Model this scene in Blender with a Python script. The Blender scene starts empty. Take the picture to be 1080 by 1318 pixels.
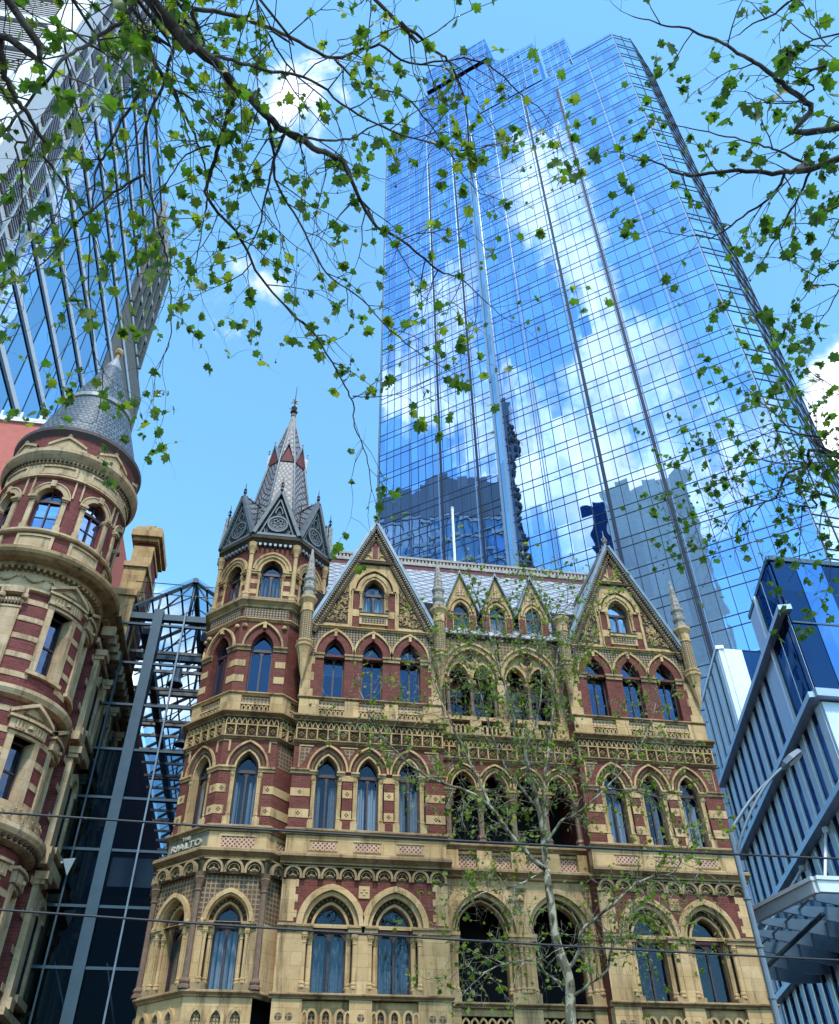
import bpy, bmesh, math, random
from mathutils import Vector, Matrix, noise as mnoise
R = math.radians
PI = math.pi
scn = bpy.context.scene
col = scn.collection
random.seed(7)

# ------------------------------------------------------------------ camera
FPX, PITCH, ROLL, YAW = 1108.06, R(41.242), R(-0.9356), R(9.8105)
CAM = Vector((0, 0, 1.6))
_h = Vector((math.sin(YAW), math.cos(YAW), 0)); _z = Vector((0, 0, 1))
FW = math.cos(PITCH) * _h + math.sin(PITCH) * _z
_u = -math.sin(PITCH) * _h + math.cos(PITCH) * _z
_r = FW.cross(_u)
RT = math.cos(ROLL) * _r + math.sin(ROLL) * _u
UP = -math.sin(ROLL) * _r + math.cos(ROLL) * _u
cd = bpy.data.cameras.new('camera'); cam = bpy.data.objects.new('camera', cd); col.objects.link(cam)
cd.sensor_fit = 'HORIZONTAL'; cd.sensor_width = 36; cd.lens = FPX / 1080 * 36
cd.clip_start = 0.05; cd.clip_end = 6000
cam.matrix_world = Matrix(((RT.x, UP.x, -FW.x, CAM.x), (RT.y, UP.y, -FW.y, CAM.y), (RT.z, UP.z, -FW.z, CAM.z), (0, 0, 0, 1)))
scn.camera = cam

def ray(x, y):
    return FW + (x - 540) / FPX * RT - (y - 659) / FPX * UP
def at_y(x, y, Y):
    d = ray(x, y); return CAM + d * (Y / d.y)
def at_r(x, y, rr):
    return CAM + ray(x, y).normalized() * rr

# ------------------------------------------------------------------ world and sun
SUN_AZ, SUN_EL = R(-177), R(57)      # azimuth clockwise from +Y
world = bpy.data.worlds.new('World'); scn.world = world; world.use_nodes = True
def build_world():
    nt = world.node_tree; N = nt.nodes; L = nt.links; N.clear()
    out = N.new('ShaderNodeOutputWorld'); bg = N.new('ShaderNodeBackground')
    sky = N.new('ShaderNodeTexSky'); sky.sky_type = 'NISHITA'; sky.sun_disc = False
    sky.sun_elevation = SUN_EL; sky.sun_rotation = SUN_AZ
    sky.air_density = 1.3; sky.dust_density = 0.25; sky.ozone_density = 2.6
    bg.inputs['Strength'].default_value = 0.15
    geo = N.new('ShaderNodeTexCoord')
    def math_(op, a, b=None, clamp=False):
        m = N.new('ShaderNodeMath'); m.operation = op; m.use_clamp = clamp
        for i, v in enumerate((a, b)):
            if v is None: continue
            if isinstance(v, (int, float)): m.inputs[i].default_value = v
            else: L.new(v, m.inputs[i])
        return m.outputs[0]
    def nz(scale, detail, rough, dist=0.0):
        n = N.new('ShaderNodeTexNoise'); n.inputs['Scale'].default_value = scale
        n.inputs['Detail'].default_value = detail; n.inputs['Roughness'].default_value = rough
        n.inputs['Distortion'].default_value = dist
        L.new(geo.outputs['Generated'], n.inputs['Vector']); return n.outputs['Fac']
    n1 = nz(9, 7, .58, .5)
    n2 = nz(26.0, 5, .6, .3)
    tex = math_('ADD', math_('MULTIPLY', n1, .72), math_('MULTIPLY', n2, .28))
    # banks of cloud, the widest added out of view to brighten the white tower: (azimuth, elevation, angular radius, weight)
    banks = [(-130.2, 60.4, 3.0, .95), (-134, 55, 3.4, 1.0), (-134.5, 48.4, 4.2, 1.0), (-127, 43, 5, .95), (-119.3, 54.2, 3.6, .85), (-114, 50, 3.6, .85), (-122, 47.5, 4, .75),
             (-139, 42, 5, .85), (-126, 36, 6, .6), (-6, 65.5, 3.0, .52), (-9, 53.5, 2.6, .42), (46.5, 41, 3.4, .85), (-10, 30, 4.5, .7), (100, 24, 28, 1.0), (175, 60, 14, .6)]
    holes = [(-126, 53.2, 2.8, .9), (-140.8, 54.5, 3.2, .9), (-112, 45, 2.5, .5)]
    def blob(a, e, rad):
        a, e = R(a), R(e)
        v = (math.sin(a) * math.cos(e), math.cos(a) * math.cos(e), math.sin(e))
        d = N.new('ShaderNodeVectorMath'); d.operation = 'DOT_PRODUCT'
        L.new(geo.outputs['Generated'], d.inputs[0]); d.inputs[1].default_value = v
        mr = N.new('ShaderNodeMapRange'); mr.interpolation_type = 'SMOOTHSTEP'
        mr.inputs['From Min'].default_value = math.cos(R(rad * 1.5)); mr.inputs['From Max'].default_value = math.cos(R(rad * .25))
        L.new(d.outputs['Value'], mr.inputs['Value']); return mr.outputs[0]
    acc = None
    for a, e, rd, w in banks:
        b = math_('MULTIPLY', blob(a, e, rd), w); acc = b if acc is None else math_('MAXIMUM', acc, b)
    for a, e, rd, w in holes:
        acc = math_('SUBTRACT', acc, math_('MULTIPLY', blob(a, e, rd), w))
    dens = math_('ADD', acc, math_('MULTIPLY', math_('SUBTRACT', tex, .5), 2.6))
    mr = N.new('ShaderNodeMapRange'); mr.interpolation_type = 'SMOOTHSTEP'
    mr.inputs['From Min'].default_value = .34; mr.inputs['From Max'].default_value = 1.15
    L.new(dens, mr.inputs['Value'])
    mask = math_('MULTIPLY', mr.outputs[0], math_('GREATER_THAN', acc, .02))
    mix = N.new('ShaderNodeMix'); mix.data_type = 'RGBA'
    L.new(mask, mix.inputs['Factor'])
    hsv = N.new('ShaderNodeMix'); hsv.data_type = 'RGBA'; hsv.blend_type = 'MULTIPLY'; hsv.inputs['Factor'].default_value = 1
    hsv.inputs['B'].default_value = SKY_TINT
    L.new(sky.outputs[0], hsv.inputs['A'])
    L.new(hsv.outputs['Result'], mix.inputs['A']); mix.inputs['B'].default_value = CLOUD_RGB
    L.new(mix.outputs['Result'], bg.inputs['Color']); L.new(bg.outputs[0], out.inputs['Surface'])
SKY_TINT = (.98, 1.48, 1.52, 1)
CLOUD_RGB = (10.5, 10.2, 10, 1)
build_world()
sd = bpy.data.lights.new('sun', 'SUN'); sd.energy = 2.35; sd.angle = R(6); sd.color = (1, .95, .87)
so = bpy.data.objects.new('sun', sd); col.objects.link(so)
_sv = Vector((math.sin(SUN_AZ) * math.cos(SUN_EL), math.cos(SUN_AZ) * math.cos(SUN_EL), math.sin(SUN_EL)))
so.rotation_euler = _sv.to_track_quat('Z', 'Y').to_euler(); so.location = _sv * 900
scn.view_settings.view_transform = 'Standard'; scn.view_settings.look = 'None'
scn.view_settings.exposure = 0.75; scn.view_settings.gamma = 1.0
cy = scn.cycles
cy.max_bounces = 7; cy.diffuse_bounces = 3; cy.glossy_bounces = 4; cy.transparent_max_bounces = 12; cy.transmission_bounces = 4
cy.caustics_reflective = False; cy.caustics_refractive = False
cy.sample_clamp_indirect = 6
cy.use_denoising = True

# ------------------------------------------------------------------ materials
class NT:
    def __init__(s, name):
        s.m = bpy.data.materials.new(name); s.m.use_nodes = True
        s.t = s.m.node_tree; s.N = s.t.nodes; s.L = s.t.links; s.N.clear()
        s.out = s.N.new('ShaderNodeOutputMaterial')
    def n(s, t, **kw):
        x = s.N.new(t)
        for k, v in kw.items(): setattr(x, k, v)
        return x
    def set(s, node, **kw):
        for k, v in kw.items():
            i = node.inputs[k.replace('_', ' ')]
            if hasattr(v, 'is_output') or isinstance(v, bpy.types.NodeSocket): s.L.new(v, i)
            else: i.default_value = v
        return node
    def uv(s): return s.n('ShaderNodeTexCoord').outputs['UV']
    def ob(s): return s.n('ShaderNodeTexCoord').outputs['Object']
    def noise(s, vec, scale, detail=4, rough=.55, dist=0.):
        x = s.n('ShaderNodeTexNoise'); s.set(x, Vector=vec, Scale=scale, Detail=detail, Roughness=rough, Distortion=dist); return x.outputs['Fac']
    def ramp(s, fac, stops):
        r = s.n('ShaderNodeValToRGB'); s.L.new(fac, r.inputs[0]); e = r.color_ramp.elements
        while len(e) < len(stops): e.new(.5)
        for i, (p, c) in enumerate(stops):
            e[i].position = p; e[i].color = c if len(c) == 4 else (*c, 1)
        return r.outputs[0]
    def mixc(s, fac, a, b, blend='MIX'):
        m = s.n('ShaderNodeMix', data_type='RGBA', blend_type=blend)
        for k, v in (('Factor', fac), ('A', a), ('B', b)):
            i = m.inputs[k] if k == 'Factor' else [q for q in m.inputs if q.name == k and q.type == 'RGBA'][0]
            if isinstance(v, bpy.types.NodeSocket): s.L.new(v, i)
            else: i.default_value = v if not isinstance(v, tuple) or len(v) == 4 else (*v, 1)
        return m.outputs['Result'] if False else [q for q in m.outputs if q.type == 'RGBA'][0]
    def bump(s, h, strength=.3, dist=.02):
        b = s.n('ShaderNodeBump'); s.set(b, Height=h, Strength=strength, Distance=dist); return b.outputs[0]
    def map(s, vec, scale=(1, 1, 1), rot=(0, 0, 0)):
        m = s.n('ShaderNodeMapping'); m.inputs['Scale'].default_value = scale; m.inputs['Rotation'].default_value = rot
        s.L.new(vec, m.inputs[0]); return m.outputs[0]
    def pbr(s, color, rough=.7, metal=0., normal=None, spec=.4):
        b = s.n('ShaderNodeBsdfPrincipled')
        for k, v in (('Base Color', color), ('Roughness', rough), ('Metallic', metal), ('Normal', normal), ('Specular IOR Level', spec)):
            if v is None: continue
            if isinstance(v, bpy.types.NodeSocket): s.L.new(v, b.inputs[k])
            else: b.inputs[k].default_value = (*v, 1) if isinstance(v, tuple) and len(v) == 3 else v
        s.L.new(b.outputs[0], s.out.inputs[0]); return b

def m_stone(name, c1, c2, dirt, dirt_amt=.5, bump=.25):
    t = NT(name); o = t.ob()
    a = t.noise(o, 1.3, 6, .6); b = t.noise(o, 14, 4, .6); c = t.noise(t.map(o, (3, 3, .35)), 1.1, 5, .65)
    base = t.mixc(t.ramp(a, [(.35, (0, 0, 0)), (.65, (1, 1, 1))]), c1, c2)
    base = t.mixc(t.ramp(b, [(.3, (.0, .0, .0)), (.8, (.35, .35, .35))]), base, tuple(x * .62 for x in c1))
    st = t.ramp(c, [(.52, (0, 0, 0)), (.72, (dirt_amt,) * 3)])
    base = t.mixc(st, base, dirt)
    # ashlar joints
    br = t.n('ShaderNodeTexBrick'); t.set(br, Vector=t.uv(), Scale=1.0, Color1=(1, 1, 1, 1), Color2=(.72, .70, .66, 1), Mortar=(.5, .45, .4, 1))
    br.inputs['Mortar Size'].default_value = .006; br.inputs['Brick Width'].default_value = .72; br.inputs['Row Height'].default_value = .34
    base = t.mixc(.8, base, br.outputs['Color'], 'MULTIPLY')
    t.pbr(base, .82, normal=t.bump(b, bump, .02), spec=.25); return t.m

def m_brick(name, c1, c2, mortar, bw=.23, bh=.075, ms=.008):
    t = NT(name); u = t.uv()
    br = t.n('ShaderNodeTexBrick'); t.set(br, Vector=u, Scale=1.0, Color1=(*c1, 1), Color2=(*c2, 1), Mortar=(*mortar, 1))
    br.inputs['Mortar Size'].default_value = ms; br.inputs['Brick Width'].default_value = bw; br.inputs['Row Height'].default_value = bh
    br.inputs['Bias'].default_value = -.1
    n = t.noise(t.ob(), 2.2, 5, .6); n2 = t.noise(t.ob(), 22, 3, .6)
    c = t.mixc(t.ramp(n, [(.35, (0, 0, 0)), (.7, (.55, .55, .55))]), br.outputs['Color'], tuple(x * .5 for x in c1))
    c = t.mixc(t.ramp(n2, [(.45, (0, 0, 0)), (.8, (.4, .4, .4))]), c, tuple(min(1, x * 1.5) for x in c2))
    t.pbr(c, .8, normal=t.bump(br.outputs['Fac'], -.6, .012), spec=.25); return t.m

def m_grid(name, c1, c2, mortar, w, h, ms, rot=0., rough=.75, offset=0., bump=.6, spec=.3):
    t = NT(name); u = t.map(t.uv(), (1, 1, 1), (0, 0, rot)) if rot else t.uv()
    br = t.n('ShaderNodeTexBrick'); br.offset = offset
    t.set(br, Vector=u, Scale=1.0, Color1=(*c1, 1), Color2=(*c2, 1), Mortar=(*mortar, 1))
    br.inputs['Mortar Size'].default_value = ms; br.inputs['Brick Width'].default_value = w; br.inputs['Row Height'].default_value = h
    n = t.noise(t.ob(), 3, 5, .65)
    c = t.mixc(t.ramp(n, [(.35, (0, 0, 0)), (.75, (.5, .5, .5))]), br.outputs['Color'], tuple(x * .45 for x in c1))
    t.pbr(c, rough, normal=t.bump(br.outputs['Fac'], -bump, .02), spec=spec); return t.m

def m_plain(name, c, rough=.6, metal=0., var=.25, scale=3., bump=.1, spec=.4):
    t = NT(name); o = t.ob(); n = t.noise(o, scale, 5, .6); n2 = t.noise(o, scale * 9, 3, .5)
    cc = t.mixc(t.ramp(n, [(.3, (0, 0, 0)), (.75, (1, 1, 1))]), c, tuple(x * (1 - var) for x in c))
    t.pbr(cc, rough, metal, t.bump(n2, bump, .01), spec); return t.m

def m_pane(name, tint=(.64, .68, .72), gl=(.62, .74, .92), base=.015, wob=.02, fk=.5):
    t = NT(name)
    tr = t.n('ShaderNodeBsdfTransparent'); tr.inputs[0].default_value = (*tint, 1)
    g = t.n('ShaderNodeBsdfGlossy'); g.inputs[0].default_value = (*gl, 1); g.inputs['Roughness'].default_value = .02
    nn = t.n('ShaderNodeTexNoise'); t.set(nn, Vector=t.ob(), Scale=1.6, Detail=1)
    geo = t.n('ShaderNodeNewGeometry')
    s1 = t.n('ShaderNodeVectorMath', operation='SUBTRACT'); t.L.new(nn.outputs['Color'], s1.inputs[0]); s1.inputs[1].default_value = (.5, .5, .5)
    s2 = t.n('ShaderNodeVectorMath', operation='SCALE'); t.L.new(s1.outputs[0], s2.inputs[0]); s2.inputs['Scale'].default_value = wob * 4
    s3 = t.n('ShaderNodeVectorMath', operation='ADD'); t.L.new(s2.outputs[0], s3.inputs[0]); t.L.new(geo.outputs['Normal'], s3.inputs[1])
    s4 = t.n('ShaderNodeVectorMath', operation='NORMALIZE'); t.L.new(s3.outputs[0], s4.inputs[0])
    t.L.new(s4.outputs[0], g.inputs['Normal'])
    f = t.n('ShaderNodeLayerWeight'); f.inputs['Blend'].default_value = .35
    m1 = t.n('ShaderNodeMath', operation='MULTIPLY_ADD'); t.L.new(f.outputs['Fresnel'], m1.inputs[0]); m1.inputs[1].default_value = fk; m1.inputs[2].default_value = base
    m1.use_clamp = True
    mx = t.n('ShaderNodeMixShader'); t.L.new(m1.outputs[0], mx.inputs[0]); t.L.new(tr.outputs[0], mx.inputs[1]); t.L.new(g.outputs[0], mx.inputs[2])
    t.L.new(mx.outputs[0], t.out.inputs[0]); return t.m

def m_mirror(name, tint, pw, ph, wave=.006, tilt=.004, back=(.01, .02, .05), refl=.92, wscale=.25):
    """coated curtain-wall glass: each pane sits a hair out of plane and bows a little"""
    t = NT(name); uv = t.uv()
    sep = t.n('ShaderNodeSeparateXYZ'); t.L.new(uv, sep.inputs[0])
    cx = t.n('ShaderNodeCombineXYZ')
    for i, p in enumerate((pw, ph)):
        d = t.n('ShaderNodeMath', operation='DIVIDE'); t.L.new(sep.outputs[i], d.inputs[0]); d.inputs[1].default_value = p
        f = t.n('ShaderNodeMath', operation='FLOOR'); t.L.new(d.outputs[0], f.inputs[0]); t.L.new(f.outputs[0], cx.inputs[i])
    wn = t.n('ShaderNodeTexWhiteNoise', noise_dimensions='2D'); t.L.new(cx.outputs[0], wn.inputs['Vector'])
    nn = t.n('ShaderNodeTexNoise'); t.set(nn, Vector=t.ob(), Scale=wscale, Detail=1.5)
    acc = t.n('ShaderNodeNewGeometry').outputs['Normal']
    for src, amt in ((wn.outputs['Color'], tilt), (nn.outputs['Color'], wave * 4)):
        s1 = t.n('ShaderNodeVectorMath', operation='SUBTRACT'); t.L.new(src, s1.inputs[0]); s1.inputs[1].default_value = (.5, .5, .5)
        s2 = t.n('ShaderNodeVectorMath', operation='SCALE'); t.L.new(s1.outputs[0], s2.inputs[0]); s2.inputs['Scale'].default_value = amt
        s3 = t.n('ShaderNodeVectorMath', operation='ADD'); t.L.new(s2.outputs[0], s3.inputs[0]); t.L.new(acc, s3.inputs[1]); acc = s3.outputs[0]
    s4 = t.n('ShaderNodeVectorMath', operation='NORMALIZE'); t.L.new(acc, s4.inputs[0])
    g = t.n('ShaderNodeBsdfGlossy'); g.inputs['Roughness'].default_value = .015
    tc = t.mixc(wn.outputs['Value'], tuple(x * .72 for x in tint), tint)
    t.L.new(tc, g.inputs[0]); t.L.new(s4.outputs[0], g.inputs['Normal'])
    df = t.n('ShaderNodeBsdfDiffuse'); df.inputs[0].default_value = (*back, 1)
    mx = t.n('ShaderNodeMixShader'); mx.inputs[0].default_value = refl
    t.L.new(df.outputs[0], mx.inputs[1]); t.L.new(g.outputs[0], mx.inputs[2]); t.L.new(mx.outputs[0], t.out.inputs[0]); return t.m

def m_leaf(name, c1, c2):
    t = NT(name); o = t.ob(); n = t.noise(o, 1.7, 3, .6); n2 = t.noise(o, 30, 2, .5)
    c = t.mixc(t.ramp(n, [(.3, (0, 0, 0)), (.7, (1, 1, 1))]), c1, c2)
    c = t.mixc(t.ramp(n2, [(.4, (0, 0, 0)), (.7, (.5, .5, .5))]), c, tuple(x * .6 for x in c1))
    b = t.n('ShaderNodeBsdfPrincipled'); t.set(b, Base_Color=c, Roughness=.5)
    tl = t.n('ShaderNodeBsdfTranslucent'); tc = t.mixc(1., c, (1.6, 1.7, .6, 1), 'MULTIPLY'); t.L.new(tc, tl.inputs[0])
    mx = t.n('ShaderNodeMixShader'); mx.inputs[0].default_value = .5
    t.L.new(b.outputs[0], mx.inputs[1]); t.L.new(tl.outputs[0], mx.inputs[2]); t.L.new(mx.outputs[0], t.out.inputs[0]); return t.m

def m_bark(name, c1, c2, c3):
    t = NT(name); o = t.ob(); n = t.noise(t.map(o, (1, 1, .5)), 5.5, 4, .6, .6); n2 = t.noise(o, 26, 4, .6)
    c = t.ramp(n, [(.40, c1), (.45, c2), (.52, c2), (.55, c3)])
    t.pbr(c, .85, normal=t.bump(n2, .4, .02), spec=.2); return t.m

M = {}
M['stone'] = m_stone('cream sandstone', (.47, .295, .135), (.60, .41, .22), (.07, .04, .022), .9)
M['stone2'] = m_stone('pale painted stone', (.46, .32, .19), (.58, .43, .28), (.09, .058, .04), .85)
M['weather'] = m_stone('weathered stone', (.27, .175, .09), (.44, .30, .165), (.04, .027, .016), .9)
M['recess'] = m_stone('shade darkened brown stone', (.05, .035, .025), (.08, .055, .035), (.02, .015, .012), .5)  # brown ground stone, its colour deepened to stand in for recess shade
M['signstone'] = m_stone('dark sign stone', (.17, .155, .12), (.24, .22, .17), (.05, .045, .035), .8)  # darker stone ground that sets off the pale raised letters
M['brick'] = m_brick('red brick', (.115, .023, .018), (.18, .042, .03), (.14, .075, .055))
M['brick2'] = m_brick('plum brick', (.125, .025, .024), (.19, .044, .038), (.14, .075, .07), .3, .1, .009)
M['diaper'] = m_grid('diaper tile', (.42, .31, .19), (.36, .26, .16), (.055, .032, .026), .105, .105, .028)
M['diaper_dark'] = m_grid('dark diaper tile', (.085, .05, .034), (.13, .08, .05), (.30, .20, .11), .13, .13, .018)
M['chequer'] = m_grid('chequer tile', (.24, .05, .045), (.28, .07, .06), (.52, .38, .22), .12, .12, .03)
M['lattice'] = m_grid('red lattice tile', (.22, .028, .022), (.26, .04, .03), (.50, .38, .26), .095, .095, .02, R(45))
M['scale'] = m_grid('pale diamond slates', (.19, .18, .20), (.27, .26, .28), (.025, .025, .035), .25, .25, .04, R(45), .5)
M['slate'] = m_grid('blue grey slates', (.07, .095, .13), (.14, .18, .22), (.012, .016, .02), .26, .20, .028, 0, .5, .5, 1.)
M['roofslate'] = m_grid('pale roof slates', (.30, .31, .34), (.42, .43, .46), (.05, .055, .08), .5, .5, .05, R(45), .5)
M['lead'] = m_plain('lead grey', (.20, .245, .29), .5, .3, .4)
M['ridge'] = m_plain('pale ridge stone', (.42, .36, .33), .8, 0, .5, 5)
M['ridge_red'] = m_plain('red ridge band', (.12, .03, .035), .7)
M['redstone'] = m_plain('red stone', (.15, .025, .03), .7)
M['granite'] = m_plain('brown granite', (.20, .115, .075), .45, 0, .5, 8)
M['timber'] = m_plain('dark painted timber', (.055, .026, .03), .5)
M['gold'] = m_plain('gilded iron', (.5, .33, .08), .4, .7)
M['iron'] = m_plain('black iron', (.03, .035, .04), .5, .5)
M['pane'] = m_pane('window glass')
M['pane_blue'] = m_pane('blue window glass', (.3, .4, .5), (.4, .6, 1.0), .05)
M['pane_clear'] = m_pane('roof glass', (.62, .74, .84), (.8, .9, 1), .02, .01, .12)
M['curtain'] = m_plain('pale blue curtain', (.46, .52, .57), .9, 0, .3, 12)
M['curtain_teal'] = m_plain('teal curtain', (.17, .25, .30), .9, 0, .4, 12)
M['curtain_white'] = m_plain('white curtain', (.6, .66, .72), .9, 0, .2, 12)
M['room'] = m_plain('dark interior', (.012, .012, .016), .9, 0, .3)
M['steel'] = m_plain('blue grey steel', (.04, .07, .10), .45, .2)
M['steel_pale'] = m_plain('pale steel', (.45, .50, .54), .35, .6)
M['beam'] = m_plain('brown beam', (.34, .28, .25), .6)
M['tower_glass'] = m_mirror('blue mirror glass', (.37, .56, .90), 2.1, 6.1, .005, .012)
M['tower_glass_side'] = m_mirror('pale mirror glass', (.62, .78, .92), 2.6, 6.2, .004, .004)
M['tower_line'] = m_plain('dark tower mullion', (.012, .022, .045), .5, .2)
M['tower_pale'] = m_plain('pale tower mullion', (.20, .30, .45), .45, .3)
M['tower_roof'] = m_plain('tower terrace soffit', (.10, .075, .06), .8)
M['band_white'] = m_plain('white cladding', (.74, .76, .80), .4, .0, .12)
M['sky_glass'] = m_mirror('clear blue tower glass', (.66, .84, 1.0), 3.6, 6.2, .006, .012)
M['louvre'] = m_plain('grey louvre', (.33, .34, .37), .5, .3)
M['fin_brown'] = m_plain('brown grey cladding', (.27, .24, .21), .7, 0, .5, 2)
M['render_red'] = m_plain('red render', (.52, .15, .12), .85, 0, .2)
M['alu'] = m_plain('blue aluminium panel', (.60, .69, .86), .45, .05, .2)
M['alu_pale'] = m_plain('pale aluminium panel', (.80, .82, .86), .38, .3, .15)
M['dark_glass'] = m_mirror('dark blue glass', (.045, .085, .17), 1.6, 3.2, .03, .02, (.004, .012, .03), .9, .8)
M['blue_glass'] = m_mirror('mid blue glass panel', (.16, .36, .72), 1.6, 3.2, .006, .01, (.05, .14, .34), .6, .8)
M['white_tower'] = m_grid('white stone cladding', (.95, .90, .80), (.92, .87, .77), (.70, .66, .60), 3, 4.4, .1)
M['office_glass'] = m_mirror('teal office glass', (.6, .8, .95), 3, 4, .02, .01, (.30, .46, .60), .4)
M['bark'] = m_bark('plane bark', (.04, .036, .028), (.15, .135, .095), (.34, .32, .24))
M['bark_dark'] = m_bark('shaded branch bark', (.035, .03, .028), (.075, .065, .06), (.14, .13, .115))
M['leaf'] = m_leaf('plane leaf', (.05, .125, .022), (.095, .19, .03))
M['leaf_y'] = m_leaf('young plane leaf', (.15, .22, .03), (.22, .29, .05))
M['leaf_d'] = m_leaf('deep plane leaf', (.045, .115, .025), (.08, .16, .03))
M['asphalt'] = m_plain('asphalt', (.05, .05, .052), .9, 0, .3, 6)
M['paving'] = m_grid('bluestone paving', (.13, .135, .145), (.16, .165, .17), (.05, .05, .05), .6, .6, .012)
M['kerb'] = m_plain('bluestone kerb', (.15, .155, .165), .8)
M['paint'] = m_plain('road paint', (.7, .7, .68), .7)
M['cable'] = m_plain('black cable', (.03, .032, .036), .5)
M['galv'] = m_plain('galvanised steel', (.16, .20, .25), .5, .4)
M['lamp_glass'] = m_plain('lamp lens', (.32, .35, .37), .3)

# ------------------------------------------------------------------ mesh builder
def flat(O, U, Nn):
    O, U, Nn = Vector(O), Vector(U).normalized(), Vector(Nn).normalized()
    return lambda u, d, v: (O.x + U.x * u + Nn.x * d, O.y + U.y * u + Nn.y * d, O.z + v)
def cyl(cx, cy_, rad, a0):
    """u runs along the curve; u = 0 sits at azimuth a0 (clockwise from +Y is not used here: plain angle)"""
    return lambda u, d, v: (cx + (rad + d) * math.cos(a0 + u / rad), cy_ + (rad + d) * math.sin(a0 + u / rad), v)
WORLD = lambda u, d, v: (u, d, v)

def arch_pts(w, r, n=7):
    if r < .01: return [(-w, 0.), (w, 0.)]
    Rr = (w * w + r * r) / (2 * w); c = w - Rr; a1 = math.atan2(r, -c) if Rr > 0 else PI / 2
    rt = [(c + Rr * math.cos(a1 * i / n), Rr * math.sin(a1 * i / n)) for i in range(n + 1)]
    rt[-1] = (0., r)
    return [(-x, y) for x, y in rt] + [(x, y) for x, y in reversed(rt[:-1])]
def arch_off(w, r, t):
    Rr = (w * w + r * r) / (2 * w); c = w - Rr
    return w + t, math.sqrt(max((Rr + t) ** 2 - c * c, 1e-6))

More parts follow.
